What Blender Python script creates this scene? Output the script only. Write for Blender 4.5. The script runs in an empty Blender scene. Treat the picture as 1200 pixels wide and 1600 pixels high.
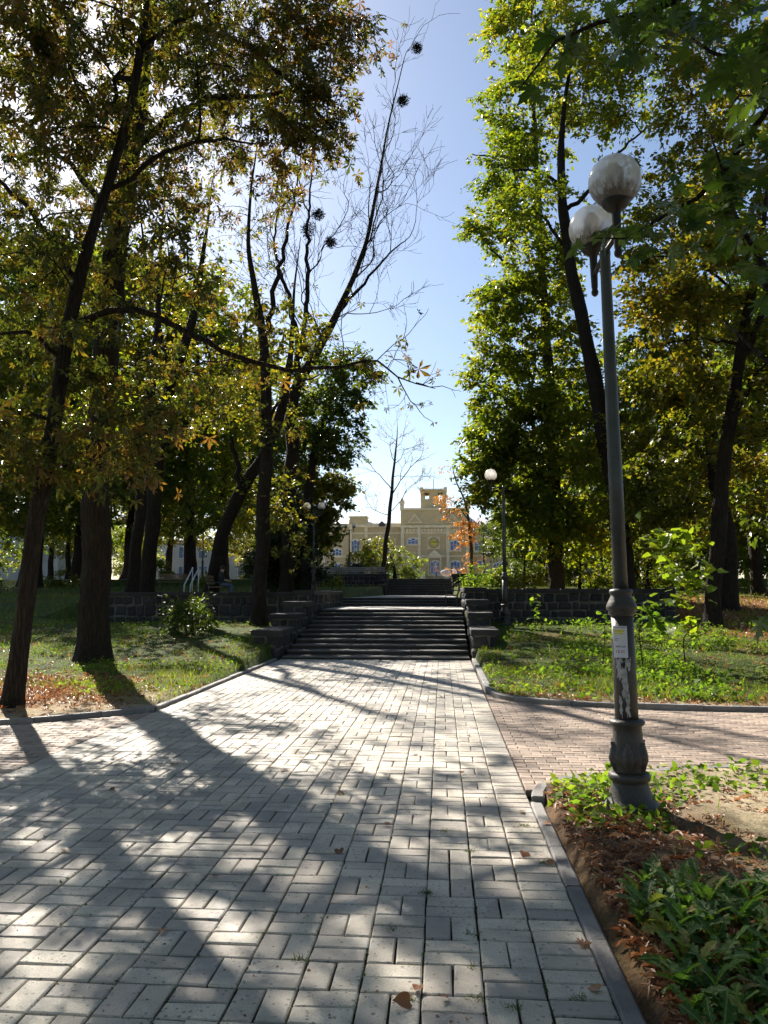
import bpy, math, random
import numpy as np
from mathutils import Vector, Matrix, Euler

# ------------------------------------------------------------------ camera, sky, sun, exposure
SC = bpy.context.scene
COL = SC.collection
YAW, PITCH, FPX, EYE = math.radians(4.26), math.radians(5.9), 1209.0, 1.6
cam_d = bpy.data.cameras.new('camera'); cam = bpy.data.objects.new('camera', cam_d); COL.objects.link(cam)
cam.location = (0, 0, EYE); cam.rotation_euler = (math.pi / 2 + PITCH, 0, YAW)
cam_d.sensor_fit = 'VERTICAL'; cam_d.sensor_height = 24; cam_d.lens = 24 * FPX / 1600
cam_d.clip_start = 0.05; cam_d.clip_end = 3000
SC.camera = cam

SUN_AZ, SUN_EL = math.radians(30.5), math.radians(37)          # azimuth measured to the left of +Y
sun_dir = Vector((-math.sin(SUN_AZ) * math.cos(SUN_EL), math.cos(SUN_AZ) * math.cos(SUN_EL), math.sin(SUN_EL)))
W = bpy.data.worlds.new('World'); SC.world = W; W.use_nodes = True
wn = W.node_tree; wn.nodes.clear()
sky = wn.nodes.new('ShaderNodeTexSky'); sky.sky_type = 'NISHITA'; sky.sun_disc = False
sky.sun_elevation = SUN_EL; sky.sun_rotation = -SUN_AZ
sky.air_density = 1.0; sky.dust_density = 0.6; sky.ozone_density = 1.1; sky.altitude = 200
bg = wn.nodes.new('ShaderNodeBackground'); bg.inputs[1].default_value = 0.056
wo = wn.nodes.new('ShaderNodeOutputWorld')
wn.links.new(sky.outputs[0], bg.inputs[0]); wn.links.new(bg.outputs[0], wo.inputs[0])

sun_l = bpy.data.lights.new('sun', 'SUN'); sun_l.energy = 5.0; sun_l.angle = math.radians(0.55); sun_l.color = (1.0, 0.93, 0.82)
sun = bpy.data.objects.new('sun', sun_l); COL.objects.link(sun)
sun.rotation_euler = sun_dir.to_track_quat('Z', 'Y').to_euler(); sun.location = (-20, 30, 40)

SC.view_settings.view_transform = 'Standard'; SC.view_settings.look = 'None'
SC.view_settings.exposure = 1.47; SC.view_settings.gamma = 1.0; SC.view_settings.use_curve_mapping = False
SC.render.engine = 'CYCLES'
SC.cycles.max_bounces = 5; SC.cycles.diffuse_bounces = 2; SC.cycles.glossy_bounces = 2; SC.cycles.transmission_bounces = 4
SC.cycles.transparent_max_bounces = 4; SC.cycles.use_denoising = True; SC.cycles.sample_clamp_indirect = 4.0
SC.cycles.use_adaptive_sampling = True; SC.cycles.adaptive_threshold = 0.03; SC.cycles.use_light_tree = False
SC.cycles.caustics_reflective = False; SC.cycles.caustics_refractive = False

R = random.Random(11)
NR = np.random.default_rng(11)
PI = math.pi

_f = Vector((-math.sin(YAW) * math.cos(PITCH), math.cos(YAW) * math.cos(PITCH), math.sin(PITCH)))
_r = Vector((math.cos(YAW), math.sin(YAW), 0)); _u = _r.cross(_f)
def at(px, py, Y):
    """world point seen at photograph pixel (px, py) whose distance along the path is Y"""
    d = _f + _r * ((px - 600) / FPX) - _u * ((py - 800) / FPX)
    t = Y / d.y
    return np.array((d.x * t, Y, EYE + d.z * t))

def sm(a, b, t):
    t = np.clip((np.asarray(t, float) - a) / (b - a), 0, 1)
    return t * t * (3 - 2 * t)

def vnoise(x, y, s=1.0, seed=0):
    """cheap smooth 2D value noise, 0..1"""
    x = np.asarray(x, float) / s + seed * 17.3; y = np.asarray(y, float) / s + seed * 9.1
    xi = np.floor(x); yi = np.floor(y); fx = x - xi; fy = y - yi
    fx = fx * fx * (3 - 2 * fx); fy = fy * fy * (3 - 2 * fy)
    def h(a, b):
        v = np.sin(a * 127.1 + b * 311.7 + seed * 74.7) * 43758.5453
        return v - np.floor(v)
    return (h(xi, yi) * (1 - fx) + h(xi + 1, yi) * fx) * (1 - fy) + (h(xi, yi + 1) * (1 - fx) + h(xi + 1, yi + 1) * fx) * fy

# ------------------------------------------------------------------ materials
class NT:
    def __init__(s, name):
        s.m = bpy.data.materials.new(name); s.m.use_nodes = True
        s.t = s.m.node_tree; s.t.nodes.clear()
        s.out = s.t.nodes.new('ShaderNodeOutputMaterial')
    def n(s, typ, **kw):
        o = s.t.nodes.new(typ)
        for k, v in kw.items():
            if k.startswith('i_'):
                o.inputs[k[2:].replace('_', ' ')].default_value = v
            else:
                setattr(o, k, v)
        return o
    def l(s, a, b): s.t.links.new(a, b)
    def ramp(s, src, stops, interp='LINEAR'):
        r = s.t.nodes.new('ShaderNodeValToRGB'); r.color_ramp.interpolation = interp
        e = r.color_ramp.elements
        while len(e) > 1: e.remove(e[-1])
        e[0].position = stops[0][0]; e[0].color = (*stops[0][1], 1)
        for p, c in stops[1:]:
            q = e.new(p); q.color = (*c, 1)
        s.l(src, r.inputs[0]); return r.outputs[0]
    def noise(s, scale, detail=4, vec=None, rough=0.55):
        o = s.n('ShaderNodeTexNoise'); o.inputs['Scale'].default_value = scale; o.inputs['Detail'].default_value = detail
        o.inputs['Roughness'].default_value = rough
        if vec is not None: s.l(vec, o.inputs['Vector'])
        return o.outputs['Fac']
    def coord(s, kind='Object', scale=None):
        c = s.n('ShaderNodeTexCoord').outputs[kind] if kind != 'Position' else s.n('ShaderNodeNewGeometry').outputs['Position']
        if scale is None: return c
        m = s.n('ShaderNodeMapping'); m.inputs['Scale'].default_value = scale; s.l(c, m.inputs['Vector']); return m.outputs[0]
    def math(s, op, a, b=None):
        o = s.n('ShaderNodeMath', operation=op)
        for i, v in enumerate((a, b)):
            if v is None: continue
            if isinstance(v, (int, float)): o.inputs[i].default_value = v
            else: s.l(v, o.inputs[i])
        return o.outputs[0]
    def mix(s, fac, a, b, mode='MIX'):
        o = s.n('ShaderNodeMix', data_type='RGBA', blend_type=mode)
        for i, v in ((0, fac), (6, a), (7, b)):
            if isinstance(v, (int, float)): o.inputs[i].default_value = v
            elif isinstance(v, tuple): o.inputs[i].default_value = (*v, 1) if len(v) == 3 else v
            else: s.l(v, o.inputs[i])
        return o.outputs[2]
    def pbr(s, col, rough=0.7, spec=0.3, bump=None, bstr=0.3, bdist=0.02, metal=0.0):
        p = s.n('ShaderNodeBsdfPrincipled')
        if isinstance(col, tuple): p.inputs['Base Color'].default_value = (*col, 1)
        else: s.l(col, p.inputs['Base Color'])
        if isinstance(rough, (int, float)): p.inputs['Roughness'].default_value = rough
        else: s.l(rough, p.inputs['Roughness'])
        p.inputs['Specular IOR Level'].default_value = spec; p.inputs['Metallic'].default_value = metal
        if bump is not None:
            b = s.n('ShaderNodeBump'); b.inputs['Strength'].default_value = bstr; b.inputs['Distance'].default_value = bdist
            s.l(bump, b.inputs['Height']); s.l(b.outputs[0], p.inputs['Normal'])
        return p.outputs[0]
    def end(s, sh):
        s.l(sh, s.out.inputs['Surface']); return s.m

def mat_leaf(name, stops, trans_tint=(2.6, 2.5, 0.9), fac=0.5, rough=0.42, spec=0.35):
    t = NT(name)
    geo = t.n('ShaderNodeNewGeometry'); oi = t.n('ShaderNodeObjectInfo')
    rnd = t.math('FRACT', t.math('ADD', geo.outputs['Random Per Island'], oi.outputs['Random']))
    big = t.noise(0.22, 2, t.coord('Position'))
    v = t.math('ADD', t.math('MULTIPLY', rnd, 0.7), t.math('MULTIPLY', t.math('SUBTRACT', big, 0.35), 0.9))
    col = t.ramp(v, stops)
    p = t.pbr(col, rough, spec)
    tr = t.n('ShaderNodeBsdfTranslucent'); t.l(t.mix(1.0, col, trans_tint, 'MULTIPLY'), tr.inputs['Color'])
    mx = t.n('ShaderNodeMixShader'); mx.inputs[0].default_value = fac
    t.l(p, mx.inputs[1]); t.l(tr.outputs[0], mx.inputs[2])
    return t.end(mx.outputs[0])

def mat_bark(name, c0, c1, scale=6):
    t = NT(name)
    v = t.coord('Position', (scale, scale, scale * 0.09))
    a = t.noise(1.6, 6, v, 0.62)
    vo = t.n('ShaderNodeTexVoronoi', feature='DISTANCE_TO_EDGE'); vo.inputs['Scale'].default_value = 1.7
    wv = t.n('ShaderNodeVectorMath', operation='ADD'); 
    nz_ = t.n('ShaderNodeTexNoise'); nz_.inputs['Scale'].default_value = 2.5; t.l(v, nz_.inputs['Vector']); t.l(v, wv.inputs[0]); t.l(nz_.outputs['Color'], wv.inputs[1]); t.l(wv.outputs[0], vo.inputs['Vector'])
    cr = t.ramp(vo.outputs['Distance'], [(0, (0, 0, 0)), (0.22, (1, 1, 1))])
    h = t.math('ADD', t.math('MULTIPLY', a, 0.6), t.math('MULTIPLY', cr, 0.6))
    moss = t.noise(1.3, 3, t.coord('Position'))
    col = t.mix(h, c0, c1)
    col = t.mix(t.math('MULTIPLY', t.ramp(moss, [(0.55, (0, 0, 0)), (0.75, (1, 1, 1))]), 0.25), col, (0.05, 0.06, 0.025))
    return t.end(t.pbr(col, 0.9, 0.15, h, 0.9, 0.035))

def mat_plain(name, col, rough=0.6, spec=0.3, var=0.25, nscale=8, bstr=0.15, metal=0.0):
    t = NT(name)
    c = t.coord('Object'); n = t.noise(nscale, 5, c); n2 = t.noise(nscale * 7, 3, c)
    k = t.math('ADD', t.math('MULTIPLY', n, 0.7), t.math('MULTIPLY', n2, 0.3))
    lo = tuple(max(0, x * (1 - var)) for x in col); hi = tuple(min(1, x * (1 + var)) for x in col)
    return t.end(t.pbr(t.ramp(k, [(0.3, lo), (0.7, hi)]), rough, spec, n2, bstr, 0.01, metal))

def mat_paver():
    t = NT('pale_paver')
    geo = t.n('ShaderNodeNewGeometry'); oi = t.n('ShaderNodeObjectInfo')
    rnd = t.math('FRACT', t.math('ADD', geo.outputs['Random Per Island'], oi.outputs['Random']))
    base = t.ramp(rnd, [(0, (0.29, 0.265, 0.24)), (0.10, (0.42, 0.36, 0.30)), (0.3, (0.52, 0.45, 0.36)), (0.55, (0.58, 0.515, 0.415)), (0.8, (0.62, 0.55, 0.44)), (0.93, (0.52, 0.425, 0.35)), (1, (0.37, 0.34, 0.31))])
    pos = t.coord('Position')
    blot = t.noise(2.1, 5, pos, 0.6); grain = t.noise(140, 3, pos); st = t.noise(9, 6, pos, 0.7)
    col = t.mix(t.ramp(blot, [(0.36, (0.85, 0.85, 0.85)), (0.60, (0, 0, 0))]), base, (0.27, 0.245, 0.215))
    grime = t.noise(1.1, 4, t.coord('Position', (1, 0.6, 1)), 0.6)
    col = t.mix(t.ramp(grime, [(0.50, (0, 0, 0)), (0.66, (0.55, 0.55, 0.55))]), col, (0.22, 0.205, 0.19))
    efl = t.noise(3.3, 6, pos, 0.68)
    col = t.mix(t.ramp(efl, [(0.56, (0, 0, 0)), (0.70, (0.55, 0.55, 0.55))]), col, (0.64, 0.61, 0.57))
    vo = t.n('ShaderNodeTexVoronoi'); vo.inputs['Scale'].default_value = 26; t.l(pos, vo.inputs['Vector'])
    spots = t.ramp(t.math('ADD', vo.outputs['Distance'], t.math('MULTIPLY', st, 0.45)), [(0.36, (0.9, 0.9, 0.9)), (0.45, (0, 0, 0))])
    col = t.mix(spots, col, (0.16, 0.145, 0.125))
    col = t.mix(t.math('MULTIPLY', t.math('MAXIMUM', t.math('SUBTRACT', grain, 0.48), 0.0), 3.5), col, (0.25, 0.235, 0.21))
    hh = t.math('ADD', t.math('MULTIPLY', st, 0.6), t.math('MULTIPLY', grain, 0.5))
    return t.end(t.pbr(col, t.ramp(st, [(0.3, (0.5, 0.5, 0.5)), (0.8, (0.85, 0.85, 0.85))]), 0.35, hh, 0.6, 0.008))

def mat_brick():
    t = NT('red_brick_paver')
    geo = t.n('ShaderNodeNewGeometry'); oi = t.n('ShaderNodeObjectInfo')
    rnd = t.math('FRACT', t.math('ADD', geo.outputs['Random Per Island'], oi.outputs['Random']))
    base = t.ramp(rnd, [(0, (0.20, 0.15, 0.12)), (0.5, (0.30, 0.225, 0.175)), (1, (0.38, 0.29, 0.225))])
    st = t.noise(5, 6, t.coord('Position'), 0.65)
    col = t.mix(t.ramp(st, [(0.35, (0.5, 0.5, 0.5)), (0.65, (0, 0, 0))]), base, (0.24, 0.2, 0.17))
    return t.end(t.pbr(col, 0.75, 0.3, t.noise(90, 3, t.coord('Position')), 0.3, 0.005))

def mat_ground():
    t = NT('soil_and_turf')
    a = t.n('ShaderNodeAttribute', attribute_name='cover')
    sep = t.n('ShaderNodeSeparateColor'); t.l(a.outputs['Color'], sep.inputs[0])
    pos = t.coord('Position'); n1 = t.noise(3.5, 7, pos, 0.65); n2 = t.noise(45, 4, pos); n3 = t.noise(0.6, 4, pos)
    soil = t.ramp(n1, [(0.3, (0.17, 0.13, 0.085)), (0.5, (0.31, 0.25, 0.165)), (0.7, (0.40, 0.335, 0.225))])
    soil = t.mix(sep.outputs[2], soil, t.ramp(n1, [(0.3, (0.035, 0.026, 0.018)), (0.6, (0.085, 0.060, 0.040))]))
    soil = t.mix(t.ramp(n2, [(0.45, (0, 0, 0)), (0.7, (0.6, 0.6, 0.6))]), soil, (0.12, 0.085, 0.05))
    turf = t.ramp(n1, [(0.3, (0.028, 0.036, 0.010)), (0.55, (0.05, 0.07, 0.016)), (0.75, (0.10, 0.095, 0.035))])
    lit = t.ramp(n2, [(0.35, (0.09, 0.04, 0.02)), (0.5, (0.2, 0.09, 0.04)), (0.7, (0.3, 0.16, 0.075))])
    col = t.mix(sep.outputs[0], soil, turf)
    col = t.mix(t.math('MULTIPLY', sep.outputs[1], t.ramp(n1, [(0.3, (0.2, 0.2, 0.2)), (0.55, (1, 1, 1))])), col, lit)
    return t.end(t.pbr(col, 0.95, 0.1, t.math('ADD', n1, t.math('MULTIPLY', n2, 0.4)), 0.7, 0.05))

def mat_stone(name, c0, c1, joint_rnd=True):
    t = NT(name)
    geo = t.n('ShaderNodeNewGeometry'); oi = t.n('ShaderNodeObjectInfo')
    pos = t.coord('Position'); n1 = t.noise(7, 6, pos, 0.65); n2 = t.noise(60, 3, pos); n3 = t.noise(1.4, 4, pos)
    k = t.math('ADD', t.math('MULTIPLY', n1, 0.6), t.math('MULTIPLY', oi.outputs['Random'], 0.4))
    col = t.ramp(k, [(0.25, c0), (0.75, c1)])
    col = t.mix(t.ramp(n3, [(0.5, (0, 0, 0)), (0.72, (0.5, 0.5, 0.5))]), col, tuple(min(1, x * 1.7) for x in c1))
    return t.end(t.pbr(col, 0.75, 0.35, t.math('ADD', n1, t.math('MULTIPLY', n2, 0.5)), 0.6, 0.02))

def mat_globe():
    t = NT('lamp_globe_acrylic')
    oc = t.coord('Object'); sx = t.n('ShaderNodeSeparateXYZ'); t.l(oc, sx.inputs[0])
    n = t.noise(9, 6, oc, 0.7); ns = t.noise(60, 3, oc)
    v = t.coord('Object', (14, 14, 3)); streak = t.noise(2, 5, v, 0.7)
    h = t.math('ADD', sx.outputs[2], t.math('MULTIPLY', t.math('SUBTRACT', streak, 0.5), -0.30))
    dirt = t.ramp(t.math('ADD', h, 0.5), [(0.36, (0.9, 0.9, 0.9)), (0.42, (0.55, 0.55, 0.55)), (0.48, (0.15, 0.15, 0.15)), (0.6, (0.02, 0.02, 0.02))])
    col = t.mix(dirt, (0.90, 0.88, 0.84), (0.10, 0.07, 0.05))
    col = t.mix(t.ramp(n, [(0.5, (0, 0, 0)), (0.8, (0.12, 0.12, 0.12))]), col, (0.42, 0.36, 0.30))
    p = t.pbr(col, 0.28, 0.5)
    tr = t.n('ShaderNodeBsdfTranslucent'); t.l(col, tr.inputs['Color'])
    mx = t.n('ShaderNodeMixShader'); mx.inputs[0].default_value = 0.6
    t.l(p, mx.inputs[1]); t.l(tr.outputs[0], mx.inputs[2])
    tp = t.n('ShaderNodeBsdfTransparent'); m2 = t.n('ShaderNodeMixShader'); t.l(t.math('SUBTRACT', 0.40, t.math('MULTIPLY', dirt, 0.4)), m2.inputs[0])
    t.l(mx.outputs[0], m2.inputs[1]); t.l(tp.outputs[0], m2.inputs[2])
    return t.end(m2.outputs[0])

def mat_facade():
    t = NT('cream_brick_facade')
    pos = t.coord('Position'); n = t.noise(0.5, 5, pos, 0.6); n2 = t.noise(6, 3, pos)
    br = t.n('ShaderNodeTexBrick'); br.inputs['Scale'].default_value = 1.6
    mp = t.n('ShaderNodeMapping'); mp.inputs['Rotation'].default_value = (PI / 2, 0, 0); t.l(pos, mp.inputs[0]); t.l(mp.outputs[0], br.inputs[0])
    br.inputs['Color1'].default_value = (0.66, 0.51, 0.26, 1); br.inputs['Color2'].default_value = (0.58, 0.44, 0.22, 1); br.inputs['Mortar'].default_value = (0.34, 0.30, 0.23, 1)
    col = t.mix(t.ramp(n, [(0.4, (0, 0, 0)), (0.75, (0.6, 0.6, 0.6))]), br.outputs[0], (0.46, 0.36, 0.22))
    return t.end(t.pbr(col, 0.85, 0.2, n2, 0.2, 0.02))

def mat_glass():
    t = NT('window_glass')
    return t.end(t.pbr((0.13, 0.19, 0.32), 0.08, 0.9))

M = {}
M['linden'] = mat_leaf('linden_leaf', [(0, (0.040, 0.066, 0.012)), (0.35, (0.072, 0.108, 0.015)), (0.62, (0.125, 0.145, 0.018)), (0.85, (0.18, 0.16, 0.022)), (1, (0.21, 0.14, 0.025))], (2.6, 2.5, 0.7), 0.52)
M['linden_yellow'] = mat_leaf('yellowing_leaf', [(0, (0.035, 0.055, 0.010)), (0.35, (0.078, 0.098, 0.013)), (0.62, (0.135, 0.132, 0.018)), (0.85, (0.19, 0.145, 0.022)), (1, (0.16, 0.085, 0.022))], (2.3, 2.1, 0.7), 0.5)
M['chestnut'] = mat_leaf('chestnut_leaf', [(0, (0.026, 0.036, 0.010)), (0.3, (0.045, 0.058, 0.012)), (0.55, (0.080, 0.082, 0.015)), (0.74, (0.115, 0.080, 0.020)), (0.9, (0.13, 0.062, 0.026)), (1, (0.18, 0.11, 0.05))], (2.3, 2.2, 0.75), 0.45)
M['dark_leaf'] = mat_leaf('dark_green_leaf', [(0, (0.024, 0.038, 0.010)), (0.5, (0.045, 0.070, 0.013)), (0.85, (0.085, 0.105, 0.016)), (1, (0.15, 0.135, 0.02))], (2.5, 2.5, 0.8), 0.48)
M['yew'] = mat_leaf('evergreen_leaf', [(0, (0.012, 0.018, 0.008)), (0.6, (0.024, 0.036, 0.012)), (1, (0.045, 0.055, 0.016))], (1.8, 1.9, 0.8), 0.25)
M['orange_leaf'] = mat_leaf('orange_leaf', [(0, (0.16, 0.09, 0.02)), (0.4, (0.30, 0.14, 0.03)), (0.7, (0.36, 0.15, 0.03)), (1, (0.24, 0.16, 0.04))], (2.0, 1.7, 0.8), 0.45)
M['maple'] = mat_leaf('maple_leaf', [(0, (0.022, 0.040, 0.011)), (0.5, (0.038, 0.068, 0.014)), (0.85, (0.07, 0.10, 0.019)), (1, (0.11, 0.14, 0.024))], (2.3, 2.6, 0.8), 0.38)
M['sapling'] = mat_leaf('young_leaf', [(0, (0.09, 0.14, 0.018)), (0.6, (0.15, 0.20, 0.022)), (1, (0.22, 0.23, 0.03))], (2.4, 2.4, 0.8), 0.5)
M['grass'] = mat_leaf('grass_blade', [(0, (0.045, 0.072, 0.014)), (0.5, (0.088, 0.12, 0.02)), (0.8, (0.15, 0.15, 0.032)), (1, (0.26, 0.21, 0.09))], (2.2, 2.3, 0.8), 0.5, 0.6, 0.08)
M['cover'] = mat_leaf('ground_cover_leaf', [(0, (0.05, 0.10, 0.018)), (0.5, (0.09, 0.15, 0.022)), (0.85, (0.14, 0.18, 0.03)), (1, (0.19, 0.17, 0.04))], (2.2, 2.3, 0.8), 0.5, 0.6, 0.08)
def mat_dandelion():
    t = NT('dandelion_leaf')
    geo = t.n('ShaderNodeNewGeometry'); oi = t.n('ShaderNodeObjectInfo'); oc = t.coord('Object'); sx = t.n('ShaderNodeSeparateXYZ'); t.l(oc, sx.inputs[0])
    base = t.ramp(oi.outputs['Random'], [(0, (0.045, 0.095, 0.022)), (0.5, (0.07, 0.14, 0.03)), (0.88, (0.11, 0.18, 0.035)), (0.95, (0.24, 0.21, 0.05)), (1, (0.2, 0.13, 0.05))])
    rib = t.ramp(t.math('ABSOLUTE', sx.outputs[0]), [(0.006, (0.75, 0.75, 0.75)), (0.022, (0, 0, 0))])
    wv = t.noise(11, 3, oc); col = t.mix(rib, base, (0.26, 0.30, 0.12)); col = t.mix(t.ramp(wv, [(0.5, (0, 0, 0)), (0.8, (0.5, 0.5, 0.5))]), col, (0.04, 0.07, 0.015))
    p = t.pbr(col, 0.5, 0.25, wv, 0.5, 0.03); tr = t.n('ShaderNodeBsdfTranslucent'); t.l(t.mix(1.0, col, (1.9, 2.2, 0.8), 'MULTIPLY'), tr.inputs['Color'])
    mx = t.n('ShaderNodeMixShader'); mx.inputs[0].default_value = 0.35; t.l(p, mx.inputs[1]); t.l(tr.outputs[0], mx.inputs[2]); return t.end(mx.outputs[0])
M['litter'] = mat_leaf('dry_leaf', [(0, (0.10, 0.045, 0.022)), (0.3, (0.20, 0.085, 0.036)), (0.6, (0.30, 0.14, 0.065)), (0.85, (0.38, 0.24, 0.13)), (1, (0.12, 0.07, 0.04))], (1.5, 1.2, 0.9), 0.25)
M['dandelion'] = mat_dandelion()
M['bark'] = mat_bark('dark_bark', (0.008, 0.006, 0.005), (0.042, 0.032, 0.025), 14)
M['bark_light'] = mat_bark('brown_bark', (0.014, 0.010, 0.007), (0.080, 0.054, 0.037), 13)
M['twig'] = mat_plain('twig_bark', (0.022, 0.017, 0.014), 0.9, 0.1)
M['paver'] = mat_paver(); M['brick'] = mat_brick(); M['ground'] = mat_ground()
M['sand'] = mat_plain('joint_soil', (0.045, 0.037, 0.028), 0.95, 0.1, 0.4, 5)
M['kerb'] = mat_stone('kerb_stone', (0.12, 0.115, 0.112), (0.23, 0.215, 0.205))
M['granite'] = mat_stone('dark_granite', (0.018, 0.016, 0.016), (0.042, 0.037, 0.035))
M['tread'] = mat_stone('step_granite', (0.030, 0.026, 0.024), (0.062, 0.054, 0.049))
M['nosing'] = mat_stone('worn_sunlit_nosing', (0.085, 0.078, 0.072), (0.16, 0.148, 0.138))  # paler than the step: wear, plus sunlit edge lines painted into the colour
M['landing'] = mat_stone('landing_stone', (0.24, 0.22, 0.20), (0.36, 0.33, 0.30))
M['stone'] = mat_stone('rubble_stone', (0.012, 0.012, 0.013), (0.042, 0.040, 0.040))
M['mortar'] = mat_plain('mortar', (0.14, 0.13, 0.115), 0.95, 0.1, 0.35, 6)
M['lamp_paint'] = mat_plain('grey_green_paint', (0.036, 0.042, 0.044), 0.42, 0.45, 0.45, 5, 0.2)
M['lamp_iron'] = mat_plain('weathered_iron_paint', (0.048, 0.042, 0.037), 0.5, 0.4, 0.5, 7, 0.35)
M['black_iron'] = mat_plain('black_iron', (0.012, 0.010, 0.009), 0.5, 0.4)
M['globe'] = mat_globe()
M['paper'] = mat_plain('white_paper', (0.62, 0.60, 0.66), 0.7, 0.2, 0.08, 20, 0.05)
M['old_paper'] = mat_plain('torn_paper', (0.40, 0.37, 0.36), 0.85, 0.1, 0.5, 25, 0.2)
M['yellow_ink'] = mat_plain('yellow_highlight', (0.62, 0.55, 0.06), 0.7, 0.2, 0.1)
M['black_ink'] = mat_plain('black_ink', (0.05, 0.05, 0.06), 0.7, 0.2, 0.1)
M['red_ink'] = mat_plain('red_ink', (0.32, 0.03, 0.05), 0.7, 0.2, 0.1)
M['facade'] = mat_facade(); M['trim'] = mat_plain('cream_stone_trim', (0.74, 0.62, 0.40), 0.85, 0.2, 0.2, 1.5)
M['roof'] = mat_plain('pale_metal_roof', (0.50, 0.50, 0.52), 0.45, 0.5, 0.15, 1.0)
M['frame'] = mat_plain('window_frame', (0.62, 0.64, 0.68), 0.5, 0.3, 0.05)
M['glass'] = mat_glass()
M['gold'] = mat_plain('gilded_clock', (0.46, 0.36, 0.14), 0.5, 0.4, 0.15, 4)
M['plaster'] = mat_plain('grey_plaster', (0.46, 0.45, 0.44), 0.9, 0.2, 0.15, 0.8)
M['wood'] = mat_plain('weathered_wood', (0.24, 0.16, 0.10), 0.7, 0.3, 0.35, 9)
M['grey_wood'] = mat_plain('grey_bench_wood', (0.30, 0.28, 0.27), 0.7, 0.3, 0.3, 9)
M['steel'] = mat_plain('pale_steel', (0.55, 0.56, 0.58), 0.35, 0.5, 0.1)
M['dark_steel'] = mat_plain('dark_steel', (0.05, 0.05, 0.055), 0.45, 0.4)
M['van'] = mat_plain('dark_blue_car_paint', (0.03, 0.035, 0.06), 0.25, 0.6, 0.05, 2, 0.0)
M['tyre'] = mat_plain('tyre_rubber', (0.02, 0.02, 0.02), 0.8, 0.2)
M['skin'] = mat_plain('skin', (0.50, 0.31, 0.23), 0.6, 0.3, 0.05)
M['hair'] = mat_plain('dark_hair', (0.03, 0.022, 0.016), 0.6, 0.3)
M['hair_fair'] = mat_plain('fair_hair', (0.22, 0.13, 0.07), 0.6, 0.3)
M['pink_cloth'] = mat_plain('pink_cloth', (0.55, 0.28, 0.26), 0.9, 0.1)
M['white_cloth'] = mat_plain('white_cloth', (0.75, 0.74, 0.74), 0.9, 0.1, 0.05)
M['denim'] = mat_plain('blue_denim', (0.10, 0.13, 0.22), 0.9, 0.1)
M['grey_cloth'] = mat_plain('dark_grey_cloth', (0.045, 0.05, 0.055), 0.9, 0.1)
M['pram_cloth'] = mat_plain('pale_pink_pram_cloth', (0.62, 0.50, 0.48), 0.8, 0.2)

# ------------------------------------------------------------------ object helpers
def wloc(o):
    v = Vector((0, 0, 0))
    while o is not None:
        v = v + o.location; o = o.parent
    return v

def tag(o, label=None, cat=None, group=None, kind=None):
    if label: o['label'] = label
    if cat: o['category'] = cat
    if group: o['group'] = group
    if kind: o['kind'] = kind
    return o

def thing(name, loc, label, cat, group=None, kind=None):
    o = bpy.data.objects.new(name, None); COL.objects.link(o); o.location = tuple(float(v) for v in loc); o.empty_display_size = 0.2
    return tag(o, label, cat, group, kind)

def mk_mesh(name, V, F, mats, smooth=False, fmat=None):
    me = bpy.data.meshes.new(name)
    V = np.asarray(V, np.float32).reshape(-1, 3)
    if isinstance(F, np.ndarray) and F.ndim == 2:
        nf, k = F.shape
        me.vertices.add(len(V)); me.vertices.foreach_set('co', V.ravel())
        me.loops.add(nf * k); me.loops.foreach_set('vertex_index', F.astype(np.int32).ravel())
        me.polygons.add(nf); me.polygons.foreach_set('loop_start', np.arange(0, nf * k, k, dtype=np.int32))
        me.update(calc_edges=True)
    else:
        me.from_pydata(V.tolist(), [], [tuple(f) for f in F]); me.update()
    for m in (mats if isinstance(mats, (list, tuple)) else [mats]):
        me.materials.append(M[m] if isinstance(m, str) else m)
    if smooth: me.polygons.foreach_set('use_smooth', np.ones(len(me.polygons), bool))
    if fmat is not None: me.polygons.foreach_set('material_index', np.asarray(fmat, np.int32))
    return me

def add(name, V, F, mat, parent=None, smooth=False, fmat=None):
    """links world-space geometry as one mesh object"""
    V = np.asarray(V, float).reshape(-1, 3)
    if parent is not None: V = V - np.array(wloc(parent))
    o = bpy.data.objects.new(name, mk_mesh(name, V, F, mat, smooth, fmat)); COL.objects.link(o)
    if parent is not None: o.parent = parent
    return o

def inst(name, me, parent, loc, rot=(0, 0, 0), scale=(1, 1, 1)):
    o = bpy.data.objects.new(name, me); COL.objects.link(o)
    p = Vector(tuple(float(v) for v in loc))
    if parent is not None: o.parent = parent; p = p - wloc(parent)
    o.location = p; o.rotation_euler = rot; o.scale = scale
    return o

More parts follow.
